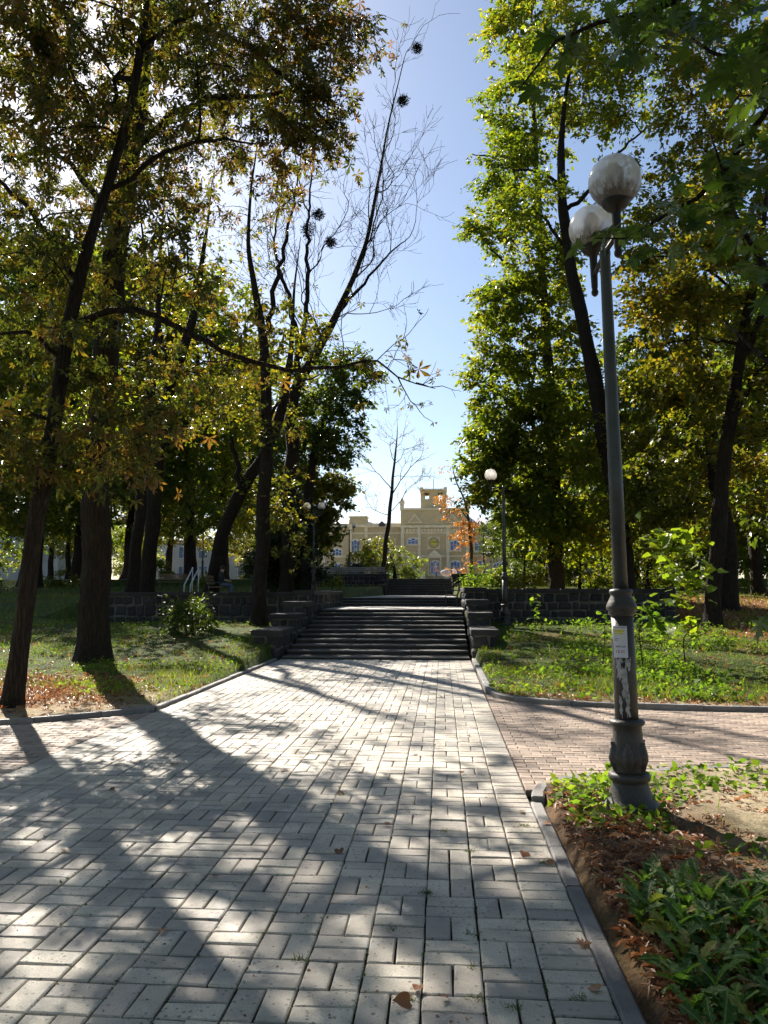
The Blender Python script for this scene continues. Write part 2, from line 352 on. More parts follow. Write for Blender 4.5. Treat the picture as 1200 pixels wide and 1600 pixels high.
class G:
    """collects geometry for one mesh"""
    def __init__(s): s.V = []; s.F = []
    def q(s, vs, fs):
        b = len(s.V); s.V.extend([tuple(map(float, v)) for v in vs]); s.F.extend([tuple(i + b for i in f) for f in fs]); return s
    def box(s, x0, x1, y0, y1, z0, z1, ch=0.0):
        if ch <= 0:
            return s.q([(x0, y0, z0), (x1, y0, z0), (x1, y1, z0), (x0, y1, z0), (x0, y0, z1), (x1, y0, z1), (x1, y1, z1), (x0, y1, z1)],
                       [(3, 2, 1, 0), (4, 5, 6, 7), (0, 1, 5, 4), (1, 2, 6, 5), (2, 3, 7, 6), (3, 0, 4, 7)])
        c = ch
        lv = [(z0, 0), (z1 - c, 0), (z1, c)]
        vs = []
        for z, i in lv: vs += [(x0 + i, y0 + i, z), (x1 - i, y0 + i, z), (x1 - i, y1 - i, z), (x0 + i, y1 - i, z)]
        fs = [(3, 2, 1, 0), (8, 9, 10, 11)]
        for k in (0, 4):
            for i in range(4): j = (i + 1) % 4; fs.append((k + i, k + j, k + 4 + j, k + 4 + i))
        return s.q(vs, fs)
    def lathe(s, prof, c=(0, 0, 0), n=24):
        vs = []; m = len(prof)
        for r, z in prof:
            for k in range(n): a = 2 * PI * k / n; vs.append((c[0] + r * math.cos(a), c[1] + r * math.sin(a), c[2] + z))
        fs = []
        for i in range(m - 1):
            for k in range(n): j = (k + 1) % n; fs.append((i * n + k, i * n + j, (i + 1) * n + j, (i + 1) * n + k))
        fs.append(tuple(range(n - 1, -1, -1))); fs.append(tuple((m - 1) * n + k for k in range(n)))
        return s.q(vs, fs)
    def tube(s, pts, r, n=8):
        P = np.asarray(pts, float); rr = np.full(len(P), r, float) if np.isscalar(r) else np.asarray(r, float)
        V, F = tube(P, rr, n); return s.q(V, F)
    def prism(s, poly, y0, y1):
        """poly in (x, z), extruded along y"""
        n = len(poly); vs = [(x, y0, z) for x, z in poly] + [(x, y1, z) for x, z in poly]
        fs = [tuple(range(n)), tuple(range(2 * n - 1, n - 1, -1))] + [(i, i + n, (i + 1) % n + n, (i + 1) % n) for i in range(n)]
        return s.q(vs, fs)
    def build(s, name, mat, parent=None, smooth=False): return add(name, s.V, s.F, mat, parent, smooth)

def tube(P, r, n=6, cap=True):
    P = np.asarray(P, float); k = len(P)
    T = np.gradient(P, axis=0); T /= np.linalg.norm(T, axis=1)[:, None] + 1e-9
    up = np.array((0.0, 0, 1)) if abs(T[0][2]) < 0.8 else np.array((1.0, 0, 0))
    a = np.cross(T, up); a /= np.linalg.norm(a, axis=1)[:, None] + 1e-9
    b = np.cross(T, a)
    th = np.arange(n) * 2 * PI / n
    V = P[:, None, :] + np.asarray(r)[:, None, None] * (np.cos(th)[None, :, None] * a[:, None, :] + np.sin(th)[None, :, None] * b[:, None, :])
    i = np.arange(k - 1)[:, None] * n; j = np.arange(n)[None, :]; j2 = (j + 1) % n
    F = np.stack([i + j, i + j2, i + n + j2, i + n + j], -1).reshape(-1, 4)
    return V.reshape(-1, 3), F.tolist() + ([list(range(n - 1, -1, -1)), [(k - 1) * n + q for q in range(n)]] if cap else [])

def tubes_np(chains, n):
    """many uncapped tubes as arrays"""
    VV, FF, b = [], [], 0
    for P, r in chains:
        P = np.asarray(P, float); k = len(P)
        if k < 2: continue
        T = np.gradient(P, axis=0); T /= np.linalg.norm(T, axis=1)[:, None] + 1e-9
        up = np.array((0.31, 0.17, 0.93)); a = np.cross(T, up); a /= np.linalg.norm(a, axis=1)[:, None] + 1e-9
        c = np.cross(T, a); th = np.arange(n) * 2 * PI / n
        V = P[:, None, :] + np.asarray(r)[:, None, None] * (np.cos(th)[None, :, None] * a[:, None, :] + np.sin(th)[None, :, None] * c[:, None, :])
        i = np.arange(k - 1)[:, None] * n; j = np.arange(n)[None, :]; j2 = (j + 1) % n
        VV.append(V.reshape(-1, 3)); FF.append(np.stack([i + j, i + j2, i + n + j2, i + n + j], -1).reshape(-1, 4) + b); b += k * n
    if not VV: return np.zeros((0, 3)), np.zeros((0, 4), int)
    return np.concatenate(VV), np.concatenate(FF)

def cr(P, step=0.4):
    """Catmull-Rom through rows of P (any columns)"""
    P = np.asarray(P, float)
    Q = np.vstack([2 * P[0] - P[1], P, 2 * P[-1] - P[-2]]); out = []
    for i in range(1, len(Q) - 2):
        L = np.linalg.norm(Q[i + 1][:3] - Q[i][:3]); m = max(1, int(math.ceil(L / step)))
        for k in range(m):
            t = k / m
            out.append(0.5 * ((2 * Q[i]) + (-Q[i - 1] + Q[i + 1]) * t + (2 * Q[i - 1] - 5 * Q[i] + 4 * Q[i + 1] - Q[i + 2]) * t * t + (-Q[i - 1] + 3 * Q[i] - 3 * Q[i + 1] + Q[i + 2]) * t ** 3))
    out.append(P[-1]); return np.array(out)

def unit(a): return a / (np.linalg.norm(a, axis=-1, keepdims=True) + 1e-9)

# leaf templates: along +Y from 0 to 1, width in X, normal Z
def tpl_oval(w=0.3, f=0.06):
    return np.array([(0, 0, 0), (w, 0.42, f), (0, 1, -0.06), (-w, 0.42, f)], float), np.array([(0, 1, 2), (0, 2, 3)])
def tpl_palm(n=5, curl=0.25):
    V = [(0, 0, 0)]; F = []
    for k in range(n):
        a = (k / (n - 1) - 0.5) * math.radians(215); L = 1.0 - 0.35 * abs(k / (n - 1) - 0.5) * 2
        d = np.array((math.sin(a), math.cos(a), 0)); s = np.array((math.cos(a), -math.sin(a), 0)); z = np.array((0, 0, 1.0))
        b = len(V)
        V += [d * L * 0.62 + s * 0.16 * L + z * 0.02, d * L - z * curl * L, d * L * 0.62 - s * 0.16 * L + z * 0.02]
        F += [(0, b, b + 1), (0, b + 1, b + 2)]
    return np.array(V, float), np.array(F)
def tpl_maple():
    pts = [(0, 0), (0.10, 0.06), (0.38, -0.06), (0.22, 0.13), (0.58, 0.14), (0.46, 0.24), (0.23, 0.27), (0.50, 0.44), (0.64, 0.60), (0.42, 0.52), (0.38, 0.62), (0.15, 0.42), (0.20, 0.66), (0.27, 0.78), (0.13, 0.78), (0, 1.08)]
    full = pts + [(-x, y) for x, y in reversed(pts[1:-1])]
    V = [(0, 0.30, 0.0)] + [(x, y, -0.14 * (x * x + (y - 0.3) ** 2) ** 0.5 + 0.03 * math.sin(9 * x + 5 * y)) for x, y in full]
    n = len(full); return np.array(V, float), np.array([(0, 1 + (k + 1) % n, 1 + k) for k in range(n)])
def tpl_blade():
    return np.array([(-0.035, 0, 0), (0.035, 0, 0), (0.025, 0.55, 0.05), (0, 1, 0.22), (-0.025, 0.55, 0.05)], float), np.array([(0, 1, 2), (0, 2, 4), (4, 2, 3)])
TPL = {'oval': tpl_oval(), 'narrow': tpl_oval(0.17, 0.03), 'broad': tpl_oval(0.42, 0.08), 'palm': tpl_palm(), 'maple': tpl_maple(), 'blade': tpl_blade()}

def leaves(tpl, pos, axis, normal, size):
    TV, TF = TPL[tpl]
    a = unit(axis); n = unit(normal - (normal * a).sum(1, keepdims=True) * a); b = np.cross(a, n)
    V = pos[:, None, :] + size[:, None, None] * (TV[None, :, 0:1] * b[:, None, :] + TV[None, :, 1:2] * a[:, None, :] + TV[None, :, 2:3] * n[:, None, :])
    F = TF[None, :, :] + (np.arange(len(pos)) * len(TV))[:, None, None]
    return V.reshape(-1, 3), F.reshape(-1, 3)

def rand_leaves(tpl, pos, size, rng, up=0.8, droop=0.3, k=1.0):
    N = len(pos)
    ax = rng.normal(size=(N, 3)); ax[:, 2] = ax[:, 2] * 0.6 - droop
    nm = rng.normal(size=(N, 3)) * k; nm[:, 2] += up
    return leaves(tpl, pos, ax, nm, size)

# ------------------------------------------------------------------ trees
def trunk_mesh(P, seg=20, flare=0.45, ridges=True, seed=1):
    """P rows (x, y, z, r); returns V, F with a flared, ridged skin"""
    h = P[:, 2] - P[0, 2]
    r = P[:, 3] * (1 + flare * np.exp(-np.maximum(h, 0) / 0.30)); P = P.copy(); rw = np.random.default_rng(seed + 5)
    for q in range(5):
        wv = rw.uniform(.5, 3.2); P[:, 0] += P[:, 3] * .06 * np.sin(h * wv + rw.uniform(0, 6)) * np.minimum(1, h.clip(0) / 1.5); P[:, 1] += P[:, 3] * .06 * np.sin(h * wv + rw.uniform(0, 6)) * np.minimum(1, h.clip(0) / 1.5)
    r = r * (1 + .035 * np.sin(h * rw.uniform(1.5, 3) + 2) * (rw.random() > .3) + rw.normal(0, .02, len(r)))
    T = unit(np.gradient(P[:, :3], axis=0)); up = np.array((0.0, 1.0, 0.0)); a = unit(np.cross(T, up)); b = np.cross(T, a)
    th = np.arange(seg) * 2 * PI / seg; rs = np.random.default_rng(seed)
    ph = rs.uniform(0, 6.28, 5)
    rad = np.ones((len(P), seg))
    if ridges:
        for i, (m, amp) in enumerate(((2, 0.05), (3, 0.04), (5, 0.03), (9, 0.025))):
            rad += amp * np.sin(m * th[None, :] + ph[i] + 0.5 * np.sin(0.9 * h[:, None] + ph[i] * 2))
        rad += (np.exp(-np.maximum(h, 0) / 0.35)[:, None]) * 0.16 * np.sin(4 * th[None, :] + ph[4])
    rad *= r[:, None]
    V = P[:, None, :3] + rad[:, :, None] * (np.cos(th)[None, :, None] * a[:, None, :] + np.sin(th)[None, :, None] * b[:, None, :])
    i = np.arange(len(P) - 1)[:, None] * seg; j = np.arange(seg)[None, :]; j2 = (j + 1) % seg
    F = np.stack([i + j, i + j2, i + seg + j2, i + seg + j], -1).reshape(-1, 4)
    return V.reshape(-1, 3), F

def make_tree(name, label, trunk, limbs, blobs, leaf, group=None, seed=1, bark='bark', leafmat='linden', twigs=4, seg=18, flare=0.4, cat='tree', bare=0, extra_leaf=None, rtip=0.007):
    """trunk, limbs: polylines of rows (x,y,z,r); blobs: (centre, radii, clusters, leaf factor); leaf: dict(tpl,size,n,spread,droop,up)"""
    rng = np.random.default_rng(seed)
    TP = cr(trunk, 0.3)
    t = thing(name, trunk[0][:3], label, cat, group)
    V, F = trunk_mesh(TP, seg, flare, True, seed)
    add('trunk', V, F, bark, t, True)
    nodes = [TP[int(len(TP) * 0.22):, :3]]; 
    limb_objs = []
    for L in limbs:
        LP = cr(L, 0.3); LP[1:-1, :3] += rng.normal(size=(len(LP) - 2, 3)) * (LP[1:-1, 3:4] * .45 + .008); nodes.append(LP[:, :3])
        limb_objs.append((LP[:, :3], LP[:, 3]))
    for P_, r_ in limb_objs:
        Vl, Fl = tube(P_, r_, 10); add('branch', Vl, Fl, bark, t, True)
    N = np.concatenate(nodes); nb = len(N)
    cnt = None
    cl = []; fac = []; spr = []
    for c, rad, k, lf in blobs:
        u = unit(rng.normal(size=(k, 3))); q = rng.uniform(0.25, 1.0, (k, 1)) ** 0.5
        cl.append(np.asarray(c) + u * q * np.asarray(rad)); fac += [lf] * k
    chains = []; tips = []
    if cl:
        C = np.concatenate(cl); fac = np.array(fac)
        base = N.copy()
        dist = np.min(np.linalg.norm(C[:, None, :] - base[None, ::3, :], axis=2), axis=1)
        order = np.argsort(dist); parent = list(range(-1, nb - 1)); weight = np.zeros(nb); Npos = [N]
        allN = N; par = np.full(nb, -1); 
        W_ = np.zeros(nb)
        chain_of = []
        for ci in order:
            p = C[ci]
            d = np.linalg.norm(allN - p, axis=1) + 0.9 * np.maximum(0, allN[:, 2] - p[2] + 0.25 * np.hypot(allN[:, 0] - p[0], allN[:, 1] - p[1]))
            a = int(np.argmin(d)); s = allN[a]; L = np.linalg.norm(p - s); m = max(3, int(L / 0.55) + 1)
            mid = (s + p) / 2 + np.array((0, 0, 0.12 * L)) + rng.normal(size=3) * 0.09 * L
            tt = np.linspace(0, 1, m + 1)[:, None]
            B = (1 - tt) ** 2 * s + 2 * tt * (1 - tt) * mid + tt ** 2 * p
            B[1:-1] += rng.normal(size=(m - 1, 3)) * 0.03 * min(L, 2)
            i0 = len(allN); allN = np.vstack([allN, B[1:]])
            par = np.concatenate([par, [a] + list(range(i0, i0 + m - 1))])
            chain_of.append((a, i0, i0 + m, ci)); tips.append((ci, i0 + m - 1, p - s))
        Wt = np.zeros(len(allN)); 
        for _, ti, _ in tips: Wt[ti] += 1
        for i in range(len(allN) - 1, nb - 1, -1):
            if par[i] >= 0: Wt[par[i]] += Wt[i]
        rad = rtip * np.maximum(Wt, 1) ** 0.5
        for a, i0, i1, ci in chain_of:
            idx = [a] + list(range(i0, i1)); rr = rad[idx].copy(); rr[0] = rr[1] * 1.15; rr[-1] *= 0.6
            chains.append((allN[idx], np.minimum(rr, 0.12)))
        # every cluster is a spray of twigs, leaves sit along the twigs
        nt = leaf.get('tw', 7); K = len(tips)
        ci = np.array([q[0] for q in tips]); dr = unit(np.array([q[2] for q in tips]))
        c0 = np.repeat(C[ci], nt, 0); d0 = np.repeat(dr, nt, 0); f0 = np.repeat(fac[ci], nt)
        s0 = np.repeat(leaf['spread'] * rng.uniform(0.75, 1.3, K), nt)
        td = rng.normal(size=(K * nt, 3)) * (1, 1, leaf.get('flat', 0.45)) + 0.7 * d0 * (1, 1, 0.5); td = unit(td)
        tl = s0 * rng.uniform(0.9, 2.1, K * nt); hang = leaf.get('hang', 0.15)
        mid = c0 + td * tl[:, None] * 0.5 + rng.normal(size=(K * nt, 3)) * 0.06 * tl[:, None]
        end = c0 + td * tl[:, None] + np.stack([np.zeros(K * nt), np.zeros(K * nt), -hang * tl], -1)
        kl = rng.poisson(leaf['n'] * f0 / nt)
        ti_ = np.repeat(np.arange(K * nt), kl); tt = rng.uniform(leaf.get('t0', 0.12), 1.0, len(ti_)) ** 0.8
        P = ((1 - tt) ** 2)[:, None] * c0[ti_] + (2 * tt * (1 - tt))[:, None] * mid[ti_] + (tt ** 2)[:, None] * end[ti_]
        P = P + rng.normal(size=P.shape) * leaf['size'] * leaf.get('off', 0.55)
        Vb, Fb = tubes_np(chains, 5)
        if twigs:
            sel = np.arange(K * nt) % nt < twigs
            tw = [(np.array([a_, b_, e_]), np.array([rtip * 0.8, rtip * 0.6, rtip * 0.3])) for a_, b_, e_ in zip(c0[sel], mid[sel], end[sel])]
            Vt, Ft = tubes_np(tw, 3); Fb = np.vstack([Fb, Ft + len(Vb)]); Vb = np.vstack([Vb, Vt])
        o = add('branches', Vb, Fb, bark, t); o['kind'] = 'stuff'
        if len(P):
            N_ = len(P); size = leaf['size'] * np.clip(rng.lognormal(0, 0.32, N_), 0.4, 1.7)
            ax = td[ti_] * 0.8 + rng.normal(size=(N_, 3)) * (0.8, 0.8, 0.45); ax[:, 2] -= leaf.get('droop', 0.3)
            nm = rng.normal(size=(N_, 3)) * 0.55; nm[:, 2] += leaf.get('up', 0.8)
            V, F = leaves(leaf['tpl'], P, ax, nm, size)
            o = add('crown', V, F, leafmat, t); o['kind'] = 'stuff'
    return t

def copy_tree(src, name, loc, rz, s, label, group):
    c = src.copy(); COL.objects.link(c); c.name = name; c.location = tuple(float(v) for v in loc); c.rotation_euler = (0, 0, rz); c.scale = (s, s, s)
    c['label'] = label
    if group: c['group'] = group
    for ch in src.children:
        d = ch.copy(); COL.objects.link(d); d.parent = c
    return c

def bare_growth(starts, rng, depth, ratio=0.72, ang=0.5, up=0.25, minr=0.0035):
    """recursive leafless branching; starts: (p, dir, length, r, depth)"""
    chains = []; tips = []
    st = list(starts)
    while st:
        p, d, L, r, k = st.pop()
        m = max(3, int(L / 0.35)); P = [p]; dd = d
        for i in range(m):
            dd = unit(dd + rng.normal(size=3) * 0.2 + np.array((0, 0, up * 0.12))); P.append(P[-1] + dd * L / m)
        P = np.array(P); chains.append((P, np.linspace(r, max(minr * 0.7, r * 0.6), len(P))))
        if k <= 0: tips.append(P[-1]); continue
        nb = 2 + (rng.random() < 0.75)
        for q in range(nb):
            j = len(P) - 1 if q == 0 else int(rng.integers(max(1, len(P) // 3), len(P)))
            side = unit(np.cross(dd, rng.normal(size=3)))
            nd = unit(dd + side * (ang * (0.55 if q == 0 else 1.3)) * rng.uniform(0.6, 1.3) + np.array((0, 0, up * 0.2)))
            st.append((P[j], nd, L * ratio * rng.uniform(0.75, 1.15), max(minr, r * (0.68 if q == 0 else 0.5)), k - 1))
    return chains, np.array(tips)

# ------------------------------------------------------------------ terrain
PX0, PX1 = -3.86, 0.66           # main path edges
STAIR_Y = 18.6
near_r = np.array([(0.66, 6.22), (0.72, 6.50), (0.86, 6.78), (1.1, 6.97), (1.5, 7.12), (2.1, 7.3), (3.2, 7.55), (6, 7.95), (16, 8.8)])
far_r = np.array([(0.68, 12.9), (0.76, 12.2), (1.0, 11.75), (1.5, 11.42), (2.2, 11.2), (3.2, 11.02), (4.8, 10.92), (16, 10.9)])
far_l = np.array([(-3.95, 10.35), (-4.3, 10.0), (-5.1, 9.35), (-6.5, 8.75), (-8.5, 8.25), (-16, 7.3)])
near_l = np.array([(-3.95, 5.0), (-4.6, 5.6), (-16, 4.6)])
def cross_in(x, y, pad=0.0):
    x = np.asarray(x, float); y = np.asarray(y, float)
    r = (x > PX1) & (y > np.interp(x, near_r[:, 0], near_r[:, 1], left=99) - pad) & (y < np.interp(x, far_r[:, 0], far_r[:, 1]) + pad) & (x > PX1)
    l = (x < PX0) & (y < np.interp(-x, -far_l[:, 0], far_l[:, 1]) + pad) & (y > np.interp(-x, -near_l[:, 0], near_l[:, 1]) - pad)
    return r | l
def path_in(x, y): return (np.asarray(x) > PX0 - 0.02) & (np.asarray(x) < PX1 + 0.02) & (np.asarray(y) < STAIR_Y + 0.5)

WL, WR, WY = -11.5, 7.2, 24.6     # retaining wall span and front
def H(x, y):
    x = np.asarray(x, float); y = np.asarray(y, float)
    low = 0.03 + 0.60 * sm(12.3, 24.3, y) + 0.04 * (vnoise(x, y, 1.7, 3) - 0.5) + 0.025 * (vnoise(x, y, 0.45, 5) - 0.5)
    low = low + 0.12 * sm(5.5, 9, x) * sm(10.5, 16, y)
    up = 1.36 + 0.58 * sm(33, 54, y) + 0.05 * (vnoise(x, y, 2.3, 7) - 0.5)
    up = np.where(y > 56.25, 2.52, up)
    wallh = np.where(y < WY + 0.25, low, up)
    ramp = low + (up - low) * sm(21.5, 34, y)
    w = sm(WL - 2, WL, x) * (1 - sm(WR, WR + 2, x))
    h = wallh * w + ramp * (1 - w)
    cor = (x > PX0 - 0.15) & (x < PX1 + 0.15)
    h = np.where(cor & (y > 18.5) & (y < 24.6), -0.15, h)
    h = np.where(cor & (y >= 24.6) & (y < 32.1), 0.85, h)
    h = np.where(cor & (y >= 32.1) & (y < 57.6), 1.22, h)
    h = np.where(((x > PX0 - .14) & (x < PX1 + .15) & (y < 18.5)) | cross_in(x, y, 0.02), -0.075, h)
    return h
def Hs(x, y): return float(H(np.array([x]), np.array([y]))[0])

def axis_pts(lo, hi, fine, grow, limit):
    a = list(np.arange(lo, hi + 1e-6, fine)); s = fine
    b = []; v = hi
    while v < limit: s *= grow; v += s; b.append(v)
    return a, b
a, b = axis_pts(-8, 8, 0.13, 1.13, 900); _, b2 = axis_pts(-8, 8, 0.13, 1.13, 900)
xs = np.unique(np.round(np.array([-v for v in b2] + a + b), 4))
ay, by = axis_pts(-1.0, 26, 0.14, 1.06, 1500)
ys = np.unique(np.round(np.array([-60, -25, -10, -4, -2.2] + ay + by + [WY + 0.2, WY + 0.3, 56.15, 56.35]), 4))
GX, GY = np.meshgrid(xs, ys); gz = H(GX, GY)
nx, ny = len(xs), len(ys)
i = np.arange(ny - 1)[:, None] * nx; j = np.arange(nx - 1)[None, :]
F = np.stack([i + j, i + j + 1, i + nx + j + 1, i + nx + j], -1).reshape(-1, 4)
ground = add('ground', np.stack([GX, GY, gz], -1).reshape(-1, 3), F, 'ground', None, True)
tag(ground, kind='structure')
def cover_fn(x, y):
    """turf share, litter share"""
    x = np.asarray(x, float); y = np.asarray(y, float)
    turf = np.ones_like(x)
    nz = vnoise(x, y, 0.8, 2)
    turf = np.where((x > 0.6) & (y < 7.6), 0.25 * sm(0.55, 0.75, nz) + 0.75 * sm(1.9, 1.0, x) * 0 , turf)
    edge_l = (x < PX0) & (y > 7) & (y < 14.5)
    turf = np.where(edge_l, sm(11.0, 13.6, y + 1.6 * (nz - 0.5) + 0.15 * (x + 6)), turf)
    edge_r = (x > PX1) & (y > 10.5) & (y < 14)
    turf = np.where(edge_r, np.clip(sm(11.0, 12.4, y + 1.2 * (nz - 0.5)), 0, 1), turf)
    lit = np.zeros_like(x)
    lit = np.maximum(lit, np.where((x > 0.6) & (x < 2.0) & (y < 6.4), 0.25 * sm(0.25, 0.6, nz + 0.35 - 0.25 * x), 0))
    lit = np.maximum(lit, np.where(x < PX0, np.exp(-(((x + 6.4) / 1.3) ** 2 + ((y - 11.6) / 1.1) ** 2)), 0))
    lit = np.maximum(lit, np.where(x > 5, sm(6.2, 7.6, x) * sm(18.5, 20.5, y) * (1 - sm(34, 40, y)), 0))
    lit = np.maximum(lit, 0.35 * sm(0.62, 0.8, vnoise(x, y, 2.2, 9)) * (y > 11))
    return turf, lit
tu, li = cover_fn(GX, GY)
ca = ground.data.color_attributes.new('cover', 'FLOAT_COLOR', 'POINT')
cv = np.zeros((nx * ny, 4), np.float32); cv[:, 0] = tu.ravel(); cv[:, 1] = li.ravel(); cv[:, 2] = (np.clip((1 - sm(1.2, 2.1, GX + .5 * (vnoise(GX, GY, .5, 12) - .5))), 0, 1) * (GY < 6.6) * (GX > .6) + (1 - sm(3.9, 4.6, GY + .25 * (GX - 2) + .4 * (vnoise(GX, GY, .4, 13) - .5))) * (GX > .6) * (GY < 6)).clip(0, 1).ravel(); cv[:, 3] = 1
ca.data.foreach_set('color', cv.ravel())

# ------------------------------------------------------------------ main path of pale pavers
def slab_geo(w, d, h=0.06, c=0.006, jit=0.0, rng=R):
    g = G(); g.box(-w / 2, w / 2, -d / 2, d / 2, -h, 0, c); V = np.array(g.V)
    if jit:
        V[8:, :2] *= 1 - np.abs(NR.normal(0, .018, (4, 2))); V[8:, 2] -= np.abs(NR.normal(0, .0012, 4))
        V[:, :2] += np.array([(rng.uniform(-jit, jit), rng.uniform(-jit, jit)) for _ in range(4)] * 3)
    return V, g.F
path = thing('path', (-1.6, 8, 0), None, None, None, 'structure')
add('path_bed', *(lambda g: (g.V, g.F))(G().box(PX0, PX1, -1.2, STAIR_Y, -0.07, -0.024)), 'sand', path)
CELL = 0.2511
ncol = 18
paver_me = [mk_mesh('paver', *slab_geo(0.2435, 0.1182, jit=0.0032), 'paver') for _ in range(16)]
cells = []
nrow = int((STAIR_Y + 1.0) / CELL)
rowkind = [R.random() for _ in range(nrow)]
for cI in range(ncol):
    for rI in range(nrow):
        x = PX0 + (cI + 0.5) * (PX1 - PX0) / ncol; y = STAIR_Y - (rI + 0.5) * CELL
        if cI == ncol - 1 or cI == 0: k = 0
        elif 2.35 < y < 2.75: k = 1
        elif rowkind[rI] < 0.06: k = 1
        else: k = (cI * 0 + rI + (cI // 1) * (1 if R.random() > 0.06 else 0)) % 2
        cells.append((x, y, k))
bricks = []
for x, y, k in cells:
    for s in (-1, 1):
        tz = R.gauss(0, 0.0016); rt = (R.gauss(0, 0.007), R.gauss(0, 0.007), R.gauss(0, 0.006))
        if k == 0: bricks.append((x, y + s * CELL / 4, tz, rt, 0.0))
        else: bricks.append((x + s * CELL / 4, y, tz, rt, PI / 2))
def in_view(x, y):
    d = y / math.cos(0) ; 
    if y < 1.6: return False
    px = 690 + x * FPX / y; py = 925 + EYE * FPX / y
    return -10 < px < 1210 and py < 1640
bricks.sort(key=lambda b: (0 if in_view(b[0], b[1]) else 1, b[1]))
nearb, restb = bricks[:300], bricks[300:]
for x, y, z, rt, rz in nearb:
    inst('paver', R.choice(paver_me), path, (x, y, z), (rt[0], rt[1], rz + rt[2] + R.choice((0, PI))))
VV, FF, b = [], [], 0
for x, y, z, rt, rz in restb:
    V, F_ = slab_geo(0.2435, 0.1182, jit=0.0032); mt = np.array(Euler((rt[0], rt[1], rz + rt[2])).to_matrix())
    VV.append(V @ mt.T + np.array((x, y, z))); FF += [tuple(q + b for q in f) for f in F_]; b += len(V)
o = add('far_pavers', np.concatenate(VV), FF, 'paver', path); o['kind'] = 'stuff'

# cross path of small red bricks
def cross_path(name, x0, x1, y0, y1, rot_fn):
    t = thing(name, ((x0 + x1) / 2, (y0 + y1) / 2, 0), None, None, None, 'structure')
    bl = []
    rows = int((y1 - y0) / 0.105)
    for r in range(rows):
        n = int((x1 - x0) / 0.21)
        for c in range(n):
            bx = (x0 + .008 + (c + 0.5 + 0.5 * (r % 2)) * 0.21) if x0 > 0 else (x1 - .008 - (c + 0.5 + 0.5 * (r % 2)) * 0.21); byy = y0 + (r + 0.5) * 0.105 + rot_fn(bx)
            if cross_in(bx, byy): bl.append((bx, byy, 1.0))
            if c == 0 and r % 2:
                hx = x0 + .058 if x0 > 0 else x1 - .058
                if cross_in(hx, byy): bl.append((hx, byy, .48))
    pts = np.array(bl)
    # bed
    xs_ = np.linspace(x0, x1, 40); g = G()
    for k in range(len(xs_) - 1):
        pass
    gx = np.arange(x0, x1, 0.1); gy = np.arange(y0 - 0.5, y1 + 0.5, 0.1); A, B = np.meshgrid(gx, gy); ok = cross_in(A, B, -0.03).ravel()
    A = A.ravel()[ok]; B = B.ravel()[ok]
    V = np.stack([np.stack([A + dx, B + dy, np.full_like(A, -0.018)], -1) for dx, dy in ((-.05, -.05), (.05, -.05), (.05, .05), (-.05, .05))], 1).reshape(-1, 3)
    add('path_bed', V, (np.arange(len(A)) * 4)[:, None] + np.arange(4)[None, :], 'sand', t)
    me = [mk_mesh('brick', *slab_geo(0.201, 0.096, 0.05, 0.005, 0.002), 'brick') for _ in range(5)]
    px = 690 + pts[:, 0] * FPX / pts[:, 1]; vis = (px > -5) & (px < 1205)
    order = np.argsort(np.where(vis, pts[:, 1], 99)); keep = set(order[:240].tolist())
    VV, FF, b = [], [], 0
    for k, (bx, byy, ws) in enumerate(bl):
        z = R.gauss(-0.002, 0.0012); rz = R.gauss(0, 0.01)
        if k in keep: inst('brick', R.choice(me), t, (bx, byy, z), (R.gauss(0, .006), R.gauss(0, .006), rz), (ws, 1, 1))
        else:
            V, F_ = slab_geo(0.201, 0.096, 0.05, 0.005, 0.002); VV.append(V * (ws, 1, 1) + np.array((bx, byy, z))); FF += [tuple(q + b for q in f) for f in F_]; b += len(V)
    if VV: o = add('far_bricks', np.concatenate(VV), FF, 'brick', t); o['kind'] = 'stuff'
    return t
cross_path('brick_path', PX1, 12.5, 6.0, 13.2, lambda x: 0.05 * math.sin(x))
cross_path('brick_path', -11.0, -3.86, 4.0, 11.0, lambda x: 0.0)

# kerbs: every stone its own piece
def kerb(name, pts, w, z0, z1, L=0.75, side=1):
    P = cr(np.array([(x, y, 0) for x, y in pts]), 0.08)[:, :2]
    seg = np.concatenate([[0], np.cumsum(np.linalg.norm(np.diff(P, axis=0), axis=1))]); tot = seg[-1]
    t = thing(name, (P[0][0], P[0][1], 0), None, None, None, 'structure')
    s = 0.0
    while s < tot - 0.05:
        e = min(tot, s + L * R.uniform(0.92, 1.08)); tt = np.linspace(s + 0.004, e - 0.004, 6)
        C = np.stack([np.interp(tt, seg, P[:, 0]), np.interp(tt, seg, P[:, 1])], -1)
        T = unit(np.gradient(C, axis=0)); Nn = np.stack([-T[:, 1], T[:, 0]], -1) * side
        dz = R.gauss(0, 0.004); ci = 0.012; vs = []
        for c, n in zip(C, Nn):
            for off, z in ((0, z0), (0, z1 - ci), (ci, z1), (w - ci, z1), (w, z1 - ci), (w, z0)):
                q = c + n * off; vs.append((q[0], q[1], z + dz * (z > z0)))
        fs = []
        for k in range(5):
            for m in range(5): fs.append((k * 6 + m, (k + 1) * 6 + m, (k + 1) * 6 + m + 1, k * 6 + m + 1))
        fs += [tuple(range(6)), tuple(range(35, 29, -1))]
        if side < 0: fs = [f[::-1] for f in fs]
        add('kerb_stone', vs, fs, 'kerb', t); s = e
    return t
kerb('kerb', [(0.662, -0.5), (0.662, 3), (0.662, 5.6), (0.664, 6.2)], 0.09, -0.1, 0.008, 0.7, -1)
kerb('kerb', [(0.672, 6.21), (0.72, 6.48), (0.86, 6.76), (1.1, 6.95), (1.5, 7.10), (2.1, 7.3), (3.2, 7.55), (6, 7.95), (12, 8.5)], 0.10, -0.1, 0.04, 0.8, -1)
